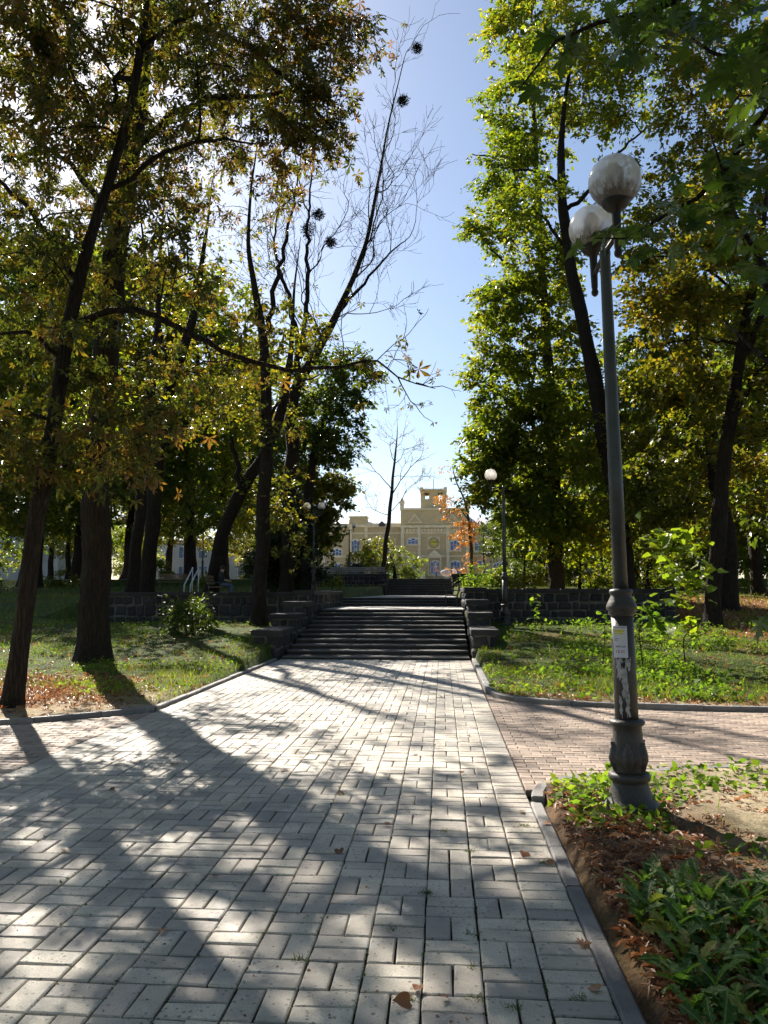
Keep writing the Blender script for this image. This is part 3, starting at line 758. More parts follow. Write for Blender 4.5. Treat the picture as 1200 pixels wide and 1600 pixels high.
kerb('kerb', [(0.68, 18.3), (0.68, 14.5), (0.70, 12.9), (0.78, 12.2), (1.0, 11.75), (1.5, 11.42), (2.2, 11.2), (3.2, 11.02), (4.8, 10.92), (9, 10.9), (13, 10.9)], 0.11, -0.1, 0.07, 0.85, 1)
kerb('kerb', [(-3.90, 18.3), (-3.90, 14.0), (-3.90, 10.53)], 0.09, -0.1, 0.035, 0.8, -1)
kerb('kerb', [(-3.92, 10.52), (-4.02, 10.30), (-4.3, 10.02), (-5.1, 9.35), (-6.5, 8.75), (-8.5, 8.25), (-12, 7.8)], 0.10, -0.1, 0.055, 0.8, -1)

# ------------------------------------------------------------------ staircases
def staircase(name, x0, x1, y0, z0, n, rise, tread, first=None, extra=None):
    t = thing(name, ((x0 + x1) / 2, y0, z0), None, None, None, 'structure')
    z = z0; y = y0
    for k in range(n):
        z += first if (k == 0 and first) else rise
        L = tread + 0.02
        # each step is laid from three long slabs
        cuts = [x0] + sorted(x0 + (x1 - x0) * (f + R.uniform(-0.05, 0.05)) for f in (0.33, 0.67)) + [x1]
        for a_, b_ in zip(cuts[:-1], cuts[1:]):
            dz = R.gauss(0, 0.002)
            G().box(a_ + 0.003, b_ - 0.003, y - 0.02, y + L + 0.06, z - rise - 0.12, z + dz, 0.012).build('step', 'tread', t)
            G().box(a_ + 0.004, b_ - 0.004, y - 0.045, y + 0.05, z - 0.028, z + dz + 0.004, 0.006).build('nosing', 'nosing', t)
        y += tread
    return t, y, z
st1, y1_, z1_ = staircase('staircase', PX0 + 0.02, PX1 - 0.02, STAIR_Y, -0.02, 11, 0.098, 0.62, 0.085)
for k in range(6):
    xa = PX0 - 0.6 + k * (PX1 - PX0 + 0.9) / 6; xb = xa + (PX1 - PX0 + 0.9) / 6
    for m in range(6):
        G().box(xa + 0.004, xb - 0.004, y1_ + 0.06 + m * 0.97, y1_ + 0.05 + (m + 1) * 0.97, z1_ - 0.1, z1_ - 0.003 + R.gauss(0, 0.002), 0.006).build('landing_slab', 'landing', st1)
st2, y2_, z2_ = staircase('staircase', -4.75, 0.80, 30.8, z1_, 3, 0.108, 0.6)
up_path = thing('upper_path', (-1.6, 43, 1.36), None, None, None, 'structure')
for k in range(9):
    for m in range(22):
        xa = PX0 + k * 0.502; ya = 32.62 + m * 0.975
        G().box(xa + 0.005, xa + 0.497, ya + 0.005, ya + 0.97, 1.25, z2_ - 0.004 + R.gauss(0, 0.002), 0.006).build('paving_slab', 'landing', up_path)
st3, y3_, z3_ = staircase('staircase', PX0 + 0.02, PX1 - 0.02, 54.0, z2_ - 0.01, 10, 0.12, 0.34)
PLZ = z3_

# ------------------------------------------------------------------ stone walls
def stone_meshes(n):
    out = []
    for _ in range(n):
        g = []; rr = np.random.default_rng(R.randrange(9999))
        base = [(-.5, 0, -.5), (.5, 0, -.5), (.5, 0, .5), (-.5, 0, .5)]
        ring0 = np.array([(-.5, 0, -.38), (-.38, 0, -.5), (.38, 0, -.5), (.5, 0, -.38), (.5, 0, .38), (.38, 0, .5), (-.38, 0, .5), (-.5, 0, .38)], float)
        ring0[:, [0, 2]] += rr.normal(0, 0.05, (8, 2))
        r1 = ring0 * np.array((0.96, 1, 0.96)); r1[:, 1] = -0.6 + rr.normal(0, 0.1, 8)
        r2 = ring0 * np.array((0.7, 1, 0.7)); r2[:, 1] = -1 + rr.normal(0, 0.15, 8)
        V = np.vstack([ring0, r1, r2, [(0, -1.05, 0)]]); F = []
        for a in (0, 8):
            for i in range(8): F.append((a + i, a + (i + 1) % 8, a + 8 + (i + 1) % 8, a + 8 + i))
        for i in range(8): F.append((16 + i, 16 + (i + 1) % 8, 24))
        out.append(mk_mesh('stone', V, F, 'stone', False))
    return out
STN = stone_meshes(8)
def face_stones(t, a, b, z0, z1, fixed, axis='x', face=-1, rh=0.27, proud=0.035):
    """lays stones over a vertical face. axis x: spans a..b in x at y=fixed (face toward -y); axis y: spans in y at x=fixed, face +-1 toward x"""
    h = z1 - z0; nr = max(1, round(h / rh)); cutz = [z0 + h * (q + (R.uniform(-.2, .2) if 0 < q < nr else 0)) / nr for q in range(nr + 1)]
    for r in range(nr):
        rh = cutz[r + 1] - cutz[r]
        p = a - R.uniform(0, 0.15)
        while p < b - 0.04:
            w = R.uniform(0.18, 0.46); q = min(p + w, b)
            if b - q < 0.12: q = b
            s = max(p, a); zc = cutz[r] + 0.5 * rh + R.gauss(0, .008); wi = q - s - 0.028
            if wi > 0.05:
                sc = (wi * R.uniform(.88, 1), proud * R.uniform(0.5, 1.8), (rh - 0.026) * R.uniform(.84, 1.02))
                if axis == 'x': inst('stone', R.choice(STN), t, ((s + q) / 2, fixed, zc), (0, R.gauss(0, .06), 0), sc)
                else: inst('stone', R.choice(STN), t, (fixed, (s + q) / 2, zc), (0, 0, PI / 2 if face > 0 else -PI / 2), sc)
            p = q
def coping(t, x0, x1, y0, y1, z0, z1, L=1.1, axis='x'):
    lo, hi = (x0, x1) if axis == 'x' else (y0, y1)
    n = max(1, round((hi - lo) / L)); L = (hi - lo) / n
    for k in range(n):
        p, q = lo + k * L + 0.003, lo + (k + 1) * L - 0.003; dz = R.gauss(0, 0.004)
        g = G()
        if axis == 'x': g.box(p, q, y0, y1, z0, z1 + dz, 0.015)
        else: g.box(x0, x1, p, q, z0, z1 + dz, 0.015)
        g.build('coping', 'granite', t)

def stair_wall(name, label, xa, xb, inner, tops):
    """stepped side wall; tops: (y_front, y_back, z_top)"""
    t = thing(name, ((xa + xb) / 2, tops[0][0], 0), label, 'wall', 'stepped walls beside the stairs')
    for k, (ya, yb, zt) in enumerate(tops):
        zb = max(-0.1, zt - 1.15)
        G().box(xa + 0.05, xb - 0.05, ya + 0.05, yb + 0.02, zb, zt - 0.13).build('wall_core', 'mortar', t)
        coping(t, xa - 0.03, xb + 0.03, ya - 0.03, yb - 0.033, zt - 0.13, zt, 1.4, 'y')
        zs = (-0.02 if k == 0 else tops[k - 1][2] + 0.005)
        face_stones(t, xa + 0.02, xb - 0.02, zs, zt - 0.14, ya + 0.05, 'x')
        if inner > 0: face_stones(t, ya + 0.02, yb, max(0.0, zt - 0.72), zt - 0.14, xb - 0.05, 'y', 1)
        else: face_stones(t, ya + 0.02, yb, max(0.0, zt - 0.72), zt - 0.14, xa + 0.05, 'y', -1)
    return t
stair_wall('stair_wall', 'stepped dark stone wall with flat caps on the path side where the brown-leaved trees stand', -4.52, -3.90, 1, [(18.35, 20.3, 0.69), (20.3, 21.8, 1.02), (21.8, 23.4, 1.33), (23.4, 30.6, 1.64)])
stair_wall('stair_wall', 'stepped dark stone wall between the stairs and the lamp post by the wall', 0.70, 1.30, -1, [(18.4, 20.3, 0.72), (20.3, 21.8, 1.06), (21.8, 23.4, 1.38), (23.4, 30.4, 1.74)])

def retaining_wall(name, label, x0, x1, y, top, thick=0.5, zlo=None, rh=0.27, grp='retaining walls of the terrace'):
    t = thing(name, ((x0 + x1) / 2, y, Hs((x0 + x1) / 2, y - 0.4)), label, 'wall', grp)
    zb = (min(Hs(x, y - 0.4) for x in np.linspace(x0, x1, 8)) if zlo is None else zlo) - 0.08
    G().box(x0, x1, y + 0.05, y + thick, zb, top - 0.13).build('wall_core', 'mortar', t)
    face_stones(t, x0, x1, zb, top - 0.14, y + 0.05, 'x', -1, rh)
    coping(t, x0, x1, y - 0.03, y + thick + 0.03, top - 0.13, top, 1.2, 'x')
    return t
retaining_wall('retaining_wall', 'dark rubble stone retaining wall behind the slender trunk beside the stairs', -11.5, -4.56, WY, 1.60)
retaining_wall('retaining_wall', 'dark rubble stone retaining wall behind the lamp post at the lawn', 1.34, 7.2, WY, 1.70)
retaining_wall('parapet_wall', 'low stone parapet by the upper stairs under the weeping tree', -12.0, -4.45, 56.1, PLZ + 0.34, 0.5, 1.85, 0.3, 'parapets by the upper stairs')
retaining_wall('parapet_wall', 'low stone parapet by the upper stairs near the orange tree', 1.25, 9.0, 56.1, PLZ + 0.34, 0.5, 1.85, 0.3, 'parapets by the upper stairs')
for nm, xa in (('grey stone pedestal at the upper stairs on the weeping tree side', -4.45), ('grey stone pedestal at the upper stairs on the orange tree side', 0.68)):
    t = thing('stair_pedestal', (xa + 0.38, 54.3, 1.36), nm, 'pedestal', 'pedestals of the upper stairs')
    for (ya, yb, zt) in ((53.7, 55.0, 2.05), (55.0, 58.0, PLZ + 0.32)):
        G().box(xa + 0.05, xa + 0.55, ya + 0.04, yb, 1.2, zt - 0.13).build('wall_core', 'mortar', t)
        face_stones(t, xa + 0.02, xa + 0.58, max(1.3, zt - 0.7), zt - 0.14, ya + 0.04, 'x', -1, 0.3)
        coping(t, xa - 0.02, xa + 0.62, ya - 0.02, yb - 0.023, zt - 0.13, zt, 1.5, 'y')
plz = add('plaza', *(lambda g: (g.V, g.F))(G().box(-30, 30, 57.42, 149, PLZ - 0.15, PLZ)), 'landing'); tag(plz, kind='structure')

# ------------------------------------------------------------------ lamp posts
def lamp_parts(t, detail=True, globes=(1, 1)):
    """two-globe park lamp, built at the thing's base, arms along local y"""
    n = 28 if detail else 14
    o0 = np.array(t.location)
    def L(prof, c=(0, 0, 0)): return G().lathe(prof, np.array(c) + o0, n)
    L([(0.215, -0.10), (0.215, 0.015), (0.205, 0.03), (0.185, 0.045), (0.160, 0.085), (0.140, 0.13), (0.128, 0.175), (0.125, 0.185), (0.146, 0.20), (0.150, 0.225), (0.140, 0.245), (0.118, 0.252)]).build('base', 'lamp_iron', t, True)
    ped = L([(0.112, 0.252), (0.105, 0.27), (0.118, 0.30), (0.134, 0.335), (0.136, 0.365), (0.124, 0.40), (0.110, 0.45), (0.104, 0.53), (0.102, 0.575), (0.124, 0.59), (0.128, 0.605), (0.120, 0.62), (0.092, 0.628)]).build('pedestal', 'lamp_iron', t, True)
    if detail:
        for k in range(6):
            a = k * PI / 3 + 0.25; ca, sa = math.cos(a), math.sin(a); vs = []; fs = []
            prof = [(0.262, 0.112, 0.2), (0.31, 0.132, 0.8), (0.35, 0.144, 1.0), (0.395, 0.137, 0.85), (0.44, 0.122, 0.5), (0.47, 0.128, 0.12)]
            for z, r, w in prof:
                for u_, dr in ((-1, -0.014), (-0.4, 0.004), (0, 0.012), (0.4, 0.004), (1, -0.014)):
                    b_ = a + u_ * w * 0.42; vs.append(o0 + np.array(((r + dr) * math.cos(b_), (r + dr) * math.sin(b_), z)))
            for q in range(5):
                for m in range(4): fs.append((q * 5 + m, q * 5 + m + 1, q * 5 + m + 6, q * 5 + m + 5))
            add('acanthus_leaf', vs, fs, 'lamp_iron', ped, True)
    L([(0.084, 0.62), (0.082, 0.9), (0.080, 1.40)]).build('shaft', 'lamp_iron', t, True)
    L([(0.081, 1.375), (0.092, 1.385), (0.098, 1.40), (0.094, 1.412), (0.105, 1.42), (0.112, 1.44), (0.110, 1.452), (0.092, 1.49), (0.076, 1.525), (0.074, 1.535), (0.084, 1.545), (0.086, 1.555), (0.080, 1.57), (0.056, 1.578)]).build('collar', 'lamp_iron', t, True)
    L([(0.054, 1.57), (0.052, 2.4), (0.044, 3.6), (0.040, 4.16), (0.043, 4.165), (0.043, 4.20), (0.030, 4.21), (0.028, 4.235)]).build('pole', 'lamp_paint', t, True)
    for s, on in zip((-1, 1), globes):
        if not on: continue
        y = 0.375 * s
        a = G(); a.tube([o0 + (0, 0, 4.19), o0 + (0, y * 0.5, 4.175), o0 + (0, y, 4.16)], 0.020, 8)
        arm = a.build('arm', 'black_iron', t, True)
        L([(0.012, 3.985), (0.026, 4.0), (0.030, 4.02), (0.022, 4.045), (0.026, 4.06), (0.030, 4.20), (0.032, 4.31), (0.036, 4.335), (0.075, 4.36), (0.098, 4.39), (0.104, 4.42), (0.096, 4.425)], (0, y, 0)).build('cup', 'black_iron', t, True)
        prof = [(0.19 * math.sin(q), -0.19 * math.cos(q)) for q in np.linspace(0.50, PI - 0.02, 20)]
        gl = G().lathe(prof, (0, 0, 0), n if not detail else 36)
        me = mk_mesh('globe', gl.V, gl.F[:-2], 'globe', True)
        g_ = inst('globe', me, t, o0 + (0, y, 4.57))
        if detail:
            bl = L([(0.02, 4.41), (0.045, 4.42), (0.045, 4.46)] + [(0.058 + 0.012 * ((k % 2)), 4.47 + k * 0.019) for k in range(11)] + [(0.03, 4.70), (0.01, 4.71)], (0, y, 0)).build('bulb', 'black_iron', g_, True)
    return t
# near lamp
def ground_hit(px, py, z=0.0):
    d = at(px, py, 1.0); d = d - np.array((0, 0, EYE)); t_ = (z - EYE) / d[2]; return np.array((d[0] * t_, t_, z))
LB = ground_hit(986, 1265, 0.03); LB[2] = Hs(LB[0], LB[1])
lamp = thing('street_lamp', LB, 'tall grey-green two-globe lamp post on ornate iron base with paper notice, beside the path', 'lamp', 'two-globe lamp posts')
lamp_parts(lamp)
lamp.rotation_euler = (0, math.radians(-0.9), 0); 
ang = 0.03
lamp.rotation_euler[2] = ang * 1.0
# notice and torn paper glued to the shaft (local frame of the lamp)
def cyl_patch(a0, a1, z0, z1, r, mat, name, parent, na=10, nz=6, ragged=0.0, rough=0):
    vs = []; fs = []; o0 = np.array(parent.location if parent.parent is None else wloc(parent))
    for k in range(nz + 1):
        for m in range(na + 1):
            a = a0 + (a1 - a0) * m / na; z = z0 + (z1 - z0) * k / nz
            if ragged and (m in (0, na)): a += R.uniform(-ragged, ragged)
            if ragged and (k in (0, nz)): z += R.uniform(-ragged, ragged) * 0.25
            rr = r + rough * R.random(); vs.append(o0 + np.array((rr * math.cos(a), rr * math.sin(a), z)))
    for k in range(nz):
        for m in range(na): b_ = k * (na + 1) + m; fs.append((b_, b_ + 1, b_ + na + 2, b_ + na + 1))
    return add(name, vs, fs, mat, parent, True)
FA = -PI / 2 - ang - 0.16            # direction (lamp frame) facing the camera
NA0, NA1 = FA - 0.98, FA + 0.30
note = cyl_patch(NA0, NA1, 1.075, 1.305, 0.0865, 'paper', 'paper_notice', lamp); note['label'] = 'white paper notice with yellow band and red number'
for z0, z1, a0, a1, mt in ((1.262, 1.278, .06, .82, 'yellow_ink'), (1.244, 1.257, .06, .76, 'yellow_ink'), (1.229, 1.232, .1, .32, 'black_ink'), (1.213, 1.216, .1, .5, 'black_ink'), (1.205, 1.208, .1, .3, 'black_ink'), (1.196, 1.199, .1, .36, 'black_ink'), (1.292, 1.295, .2, .9, 'black_ink')):
    cyl_patch(NA0 + (NA1 - NA0) * a0, NA0 + (NA1 - NA0) * a1, z0, z1, 0.0876, mt, 'printed_line', note, 8, 1)
def cyl_text(txt, z, size, a_start, r, mat, parent, name):
    cu = bpy.data.curves.new(name, 'FONT'); cu.body = txt; cu.size = size; cu.offset = 0.0004
    ob = bpy.data.objects.new(name, cu); COL.objects.link(ob); bpy.context.view_layer.update()
    me = bpy.data.meshes.new_from_object(ob.evaluated_get(bpy.context.evaluated_depsgraph_get()))
    bpy.data.objects.remove(ob)
    V = np.zeros(len(me.vertices) * 3); me.vertices.foreach_get('co', V); V = V.reshape(-1, 3)
    F_ = [tuple(p.vertices) for p in me.polygons]
    a = a_start + V[:, 0] / r; o0 = np.array(wloc(parent))
    P = np.stack([r * np.cos(a), r * np.sin(a), z + V[:, 1]], -1) + o0
    return add(name, P, F_, mat, parent)
cyl_text('13-71', 1.108, 0.030, NA0 + 0.24, 0.0878, 'red_ink', note, 'printed_number')
cyl_text('NAVI.UA', 1.150, 0.019, NA0 + 0.24, 0.0878, 'black_ink', note, 'printed_word')
for z0, z1, a0, a1 in ((0.93, 1.065, -0.75, 0.12), (0.78, 0.955, -0.30, 0.20), (0.655, 0.80, -0.62, -0.38), (0.66, 0.79, -0.05, 0.22), (1.0, 1.07, 0.1, 0.5)):
    cyl_patch(FA + a0, FA + a1, z0, z1, 0.0845, 'old_paper', 'torn_paper', lamp, 7, 7, 0.09, 0.0015)
cyl_patch(FA - 0.32, FA + 0.02, 1.0, 1.045, 0.0862, 'black_iron', 'dark_sticker', lamp, 6, 5, 0.06)

def far_lamp(px, py_top, Y, label, rz, globes=(1, 1), zb=None):
    p = at(px, py_top, Y); zb = Hs(p[0], Y) if zb is None else zb
    t = thing('street_lamp', (p[0], Y, zb), label, 'lamp', 'two-globe lamp posts')
    lamp_parts(t, False, globes); t.rotation_euler = (0, 0, rz)
    s = (p[2] - zb) / 4.57; t.scale = (1, 1, s) if False else (s, s, s)
    return t
far_lamp(786, 742, 23.6, 'lamp post with a single globe standing before the dark stone wall', math.radians(88), (0, 1))
far_lamp(491, 791, 35.5, 'lamp post with two globes on the terrace before the dark evergreen', PI / 2)
far_lamp(546, 821, 58.8, 'distant two-globe lamp post on the plaza above the park bench', PI / 2, (1, 1), PLZ)
far_lamp(785, 790, 44.0, 'lamp post with two globes half hidden in linden leaves behind the single-globe lamp', PI / 2 + 0.1)
far_lamp(755, 818, 60.0, 'distant lamp post on the plaza beside the orange tree', 0.3, (1, 1), PLZ)
far_lamp(1054, 768, 40.0, 'lamp post with pale globe among trees above the bright sapling', 0.5)
far_lamp(318, 818, 62.0, 'distant lamp post seen between trunks above the handrail', PI / 2, (1, 1), PLZ)

# ------------------------------------------------------------------ main building at the end of the axis
def bx_(px): return (px - 690) * 150 / FPX
def bz_(py): return EYE + (925 - py) * 150 / FPX
BY = 150.0
bld = thing('main_building', (bx_(640), BY, PLZ), 'cream brick building with clock, arched windows and square central tower above the stairs', 'building')
def bbox(name, px0, px1, py0, py1, y0, y1, mat, parent=None, ch=0):
    return G().box(bx_(px0), bx_(px1), BY + y0, BY + y1, bz_(py1), bz_(py0), ch).build(name, mat, parent or bld)
GB = 926
bbox('wall', 380, 627, 824, GB, 0.0, 14, 'facade')
bbox('wall', 732, 990, 824, GB, 0.003, 14, 'facade')
bbox('wall', 627, 732, 797, GB, -1.6, 14, 'facade')
# roof over the wings
for a_, b_ in ((380, 626.5), (732.5, 990)):
    G().q([(bx_(a_), BY - 0.2, bz_(819)), (bx_(b_), BY - 0.2, bz_(819)), (bx_(b_), BY + 7, bz_(803)), (bx_(a_), BY + 7, bz_(803)), (bx_(a_), BY + 14, bz_(819)), (bx_(b_), BY + 14, bz_(819))], [(0, 1, 2, 3), (3, 2, 5, 4), (0, 3, 4), (1, 5, 2)]).build('roof', 'roof', bld)
    bbox('cornice', a_, b_, 818, 824, -0.45, 0.3, 'trim'); bbox('string_course', a_ + .3, b_ - .3, 832, 834, -0.15, 0.1, 'trim'); bbox('string_course', a_ + .3, b_ - .3, 868, 870.5, -0.2, 0.1, 'trim')
bbox('cornice', 625.5, 733.5, 822.5, 826, -2.0, -1.2, 'trim'); bbox('cornice', 626, 733, 795.5, 798.5, -1.95, -1.2, 'trim'); bbox('string_course', 627.5, 731.5, 833, 835, -1.75, -1.5, 'trim'); bbox('string_course', 627.5, 731.5, 869, 871.5, -1.8, -1.5, 'trim')
for px in (629.5, 655.5, 699.5, 729.5): bbox('pilaster', px - 2.4, px + 2.4, 826, GB, -1.95, -1.55, 'trim')
for px in (629, 731): 
    bbox('finial', px - 3, px + 3, 789, 797, -1.9, -1.0, 'trim'); G().lathe([(0.5, 0), (0.55, 0.4), (0.2, 1.0), (0.05, 1.3)], (bx_(px), BY - 1.45, bz_(789)), 10).build('finial', 'trim', bld)
for px in (547, 572, 505, 410): bbox('pilaster', px - 2.2, px + 2.2, 812, GB, -0.35, 0.1, 'trim')
bbox('turret', 546, 573, 808, 819, -0.5, 2.5, 'facade'); bbox('cornice', 545, 574, 806.3, 808.6, -0.7, 2.7, 'trim')
# dormer
dm = G().prism([(bx_(592), bz_(823)), (bx_(602), bz_(823)), (bx_(602), bz_(819)), (bx_(597), bz_(814.5)), (bx_(592), bz_(819))], BY - 0.8, BY + 2).build('dormer', 'dark_steel', bld)
# tower with open belfry arches
tw = G()
tw.box(bx_(658), bx_(698), BY - 1.2, BY + 4, bz_(797), bz_(781)); tw.box(bx_(658), bx_(664), BY - 1.2, BY + 4, bz_(781), bz_(771)); tw.box(bx_(692), bx_(698), BY - 1.2, BY + 4, bz_(781), bz_(771)); tw.box(bx_(671), bx_(685), BY - 1.2, BY + 4, bz_(781), bz_(771)); tw.box(bx_(658), bx_(698), BY - 1.2, BY + 4, bz_(771), bz_(767))
tower = tw.build('tower', 'facade', bld)
bbox('cornice', 657, 699, 765, 767.4, -1.5, 4.3, 'trim', tower)
for px in (659.5, 696.5): bbox('merlon', px - 2.5, px + 2.5, 762.5, 765.2, -1.4, 0.5, 'trim', tower)
G().tube([(bx_(678), BY, bz_(765)), (bx_(678), BY, bz_(748))], 0.06, 6).build('flagpole', 'dark_steel', bld)
for cx in (649, 707):
    G().prism([(bx_(cx - 12), bz_(819)), (bx_(cx + 12), bz_(819)), (bx_(cx), bz_(804))], BY - 1.95, BY - 1.5).build('gable', 'trim', bld)
    G().prism([(bx_(cx - 8.5), bz_(817.5)), (bx_(cx + 8.5), bz_(817.5)), (bx_(cx), bz_(807.5))], BY - 2.0, BY - 1.9).build('gable_panel', 'facade', bld)
# clock
ck = G(); ck.box(bx_(668.5), bx_(687.5), BY - 1.75, BY - 1.55, bz_(859), bz_(840)); cko = ck.build('clock', 'trim', bld)
def disc(name, cx, cz, r, y0, y1, mat, parent, n=36):
    poly = [(cx + r * math.cos(2 * PI * k / n), cz + r * math.sin(2 * PI * k / n)) for k in range(n)]
    return G().prism(poly, y0, y1).build(name, mat, parent)
disc('clock_face', bx_(678), bz_(849.5), 1.10, BY - 1.86, BY - 1.74, 'gold', cko); disc('clock_centre', bx_(678), bz_(849.5), 0.45, BY - 1.91, BY - 1.85, 'yellow_ink', cko)
for k in range(12):
    a = k * PI / 6; c = np.array((bx_(678) + 0.92 * math.cos(a), 0, bz_(849.5) + 0.92 * math.sin(a)))
    G().box(c[0] - .07, c[0] + .07, BY - 1.9, BY - 1.85, c[2] - .07, c[2] + .07).build('hour_mark', 'dark_steel', cko)
for a, L_ in ((2.3, 0.5), (0.4, 0.8)):
    G().tube([(bx_(678), BY - 1.93, bz_(849.5)), (bx_(678) + L_ * math.cos(a), BY - 1.93, bz_(849.5) + L_ * math.sin(a))], 0.05, 4).build('clock_hand', 'dark_steel', cko)
# windows
def window(px0, px1, py0, py1, yf, arch=True):
    x0, x1, z0, z1 = bx_(px0), bx_(px1), bz_(py1), bz_(py0); w = x1 - x0; y = BY + yf
    def outline(i):
        a0, a1, b0 = x0 + i, x1 - i, z0 + i; sp = (z1 - w * 0.22 if arch else z1) - (0 if arch else i)
        if not arch: return [(a0, b0), (a1, b0), (a1, sp), (a0, sp)]
        n = 8; c = (a0 + a1) / 2; hw = (a1 - a0) / 2
        return [(a0, b0), (a1, b0)] + [(c + hw * math.cos(PI * k / n), sp + (w * 0.22 - i) * math.sin(PI * k / n)) for k in range(n + 1)]
    f = G().prism(outline(-0.18), y - 0.14, y + 0.1).build('window', 'trim', bld)
    G().prism(outline(0.0), y - 0.16, y - 0.10).build('frame', 'frame', f)
    G().box(x0 - .3, x1 + .3, y - .4, y + .1, z0 - .3, z0 - .18).build('sill', 'trim', f)
    nc = 3 if w > 1.6 else 2; nrw = 2
    for c in range(nc):
        for r in range(nrw):
            a0 = x0 + .07 + c * (w - .07) / nc; a1 = a0 + (w - .07) / nc - .07; zt = z1 - (w * 0.16 if arch and c != 1 else w * .04)
            hh = (zt - z0 - .07); b0 = z0 + .07 + r * hh * 0.62; b1 = z0 + .07 + (hh * 0.62 - .07 if r == 0 else hh)
            G().box(a0, a1, y - .175, y - .15, b0, b1).build('pane', 'glass', f)
for a in ((518.5, 533.5, 857, 869, 0), (548, 562, 843.5, 864, 0), (577, 583.5, 843.5, 852, 0), (605, 618, 845, 866, 0), (480, 494, 846, 866, 0), (450, 464, 846, 866, 0), (420, 434, 846, 866, 0),
          (637.5, 655, 842, 851.5, -1.6), (703, 718.5, 846, 861, -1.6), (673, 687, 877.5, 898, -1.6), (703.5, 718, 877.5, 898, -1.6), (643, 655, 880, 893, -1.6), (741, 752, 877, 887, 0), (741, 752, 846, 862, 0), (770, 784, 846, 864, 0), (605, 618, 880, 900, 0), (548, 562, 880, 900, 0), (518, 532, 880, 900, 0), (770, 784, 880, 900, 0)):
    window(*a)
# entrance pediment over the door axis
pdm = G().prism([(bx_(667), bz_(871)), (bx_(691), bz_(871)), (bx_(679), bz_(860))], BY - 2.3, BY - 1.55).build('pediment', 'trim', bld)
bbox('door_hood', 668, 690, 871, 873.5, -2.25, -1.55, 'trim')
for px in (669.5, 688.5): bbox('column', px - 1, px + 1, 873.5, 900, -2.15, -1.6, 'trim')
for px in (661.5, 697): bbox('plinth', px - 3, px + 3, 893, 905, -2.6, -1.6, 'trim'); 
# frieze of small brick panels under the parapet
for px in list(range(632, 654, 5)) + list(range(660, 697, 5)) + list(range(704, 728, 5)): bbox('frieze_panel', px - 1.7, px + 1.7, 828, 832.2, -1.72, -1.58, 'trim')

def plain_house(name, label, x0, x1, y0, y1, h, nwin, mat='plaster'):
    t = thing(name, ((x0 + x1) / 2, y0, PLZ), label, 'building')
    G().box(x0, x1, y0, y1, PLZ - 0.4, PLZ + h).build('wall', mat, t); G().box(x0 - .4, x1 + .4, y0 - .4, y1 + .4, PLZ + h, PLZ + h + .5).build('cornice', 'trim', t)
    for s in range(2):
        for k in range(nwin):
            cx = x0 + (k + .5) * (x1 - x0) / nwin; z = PLZ + 1.2 + s * h * 0.46
            f = G().box(cx - .75, cx + .75, y0 - .06, y0 + .05, z, z + h * 0.28).build('window', 'frame', t)
            for q in (-1, 1): G().box(cx + (-.68 if q < 0 else .04), cx + (-.04 if q < 0 else .68), y0 - .085, y0 - .055, z + .07, z + h * .28 - .07).build('pane', 'glass', f)
    return t
plain_house('plastered_building', 'low pale grey building seen between the leaning trunk and the handrail', -48, -26, 118, 130, 6.6, 7)
plain_house('plastered_building', 'pale grey building behind the trunks at the picture edge beside the brown-leaved trees', -72, -46, 92, 104, 7.2, 8)

# ------------------------------------------------------------------ benches, rail, car
def bench(name, label, loc, rz, L=1.7, wood='wood'):
    t = thing(name, (0, 0, 0), label, 'bench', 'park benches')
    for k in range(4): G().box(-L / 2, L / 2, -.22 + k * .12, -.12 + k * .12, .42, .455, .006).build('seat_slat', wood, t)
    for k in range(3): G().box(-L / 2, L / 2, .27 + .03 * k, .30 + .03 * k, .55 + k * .13, .65 + k * .13).build('back_slat', wood, t)
    for s in (-1, 1):
        x = s * (L / 2 - .15); g = G()
        g.tube([(x, -.2, 0), (x, -.2, .42), (x, .24, .42), (x, .36, .92)], .022, 6); g.tube([(x, .22, 0), (x, .24, .42)], .022, 6); g.tube([(x, -.2, .42), (x, -.2, .62), (x, .26, .62)], .018, 6)
        g.build('side_frame', 'dark_steel', t)
    t.location = loc; t.rotation_euler = (0, 0, rz); return t
p = at(268, 905, 46); bench('park_bench', 'dark bench beyond the handrail between the trunks', (p[0], 46, Hs(p[0], 46)), PI + 0.5)
p = at(565, 905, 57); bench('park_bench', 'long grey slatted bench on the plaza parapet under the weeping tree', (p[0], 57.6, 2.52), PI, 3.4, 'grey_wood')
p = at(515, 905, 57); bench('park_bench', 'grey slatted bench beside the lamp post on the terrace', (p[0] - .3, 57.6, 2.52), PI, 1.8, 'grey_wood')
bench('park_bench', 'light wooden bench at the top of the lower stairs by the wall end', (0.35, 30.1, z1_), -PI / 2, 1.3)
hr = thing('handrail', at(288, 915, 33) * (1, 1, 0) + (0, 0, 1.3), 'pale steel handrail sloping up between trunks behind the dark shrub', 'handrail')
for dx in (0, 0.32):
    a = at(288 + dx * 30, 915, 33); b = at(301 + dx * 30, 893, 36); a[2] = Hs(a[0], 33) + .55; b[2] = a[2] + 0.85
    g = G(); g.tube([a, b], .035, 6); g.build('rail', 'steel', hr, True)
    for q in (a, b): G().tube([q, (q[0], q[1], Hs(q[0], q[1]))], .028, 6).build('post', 'steel', hr, True)
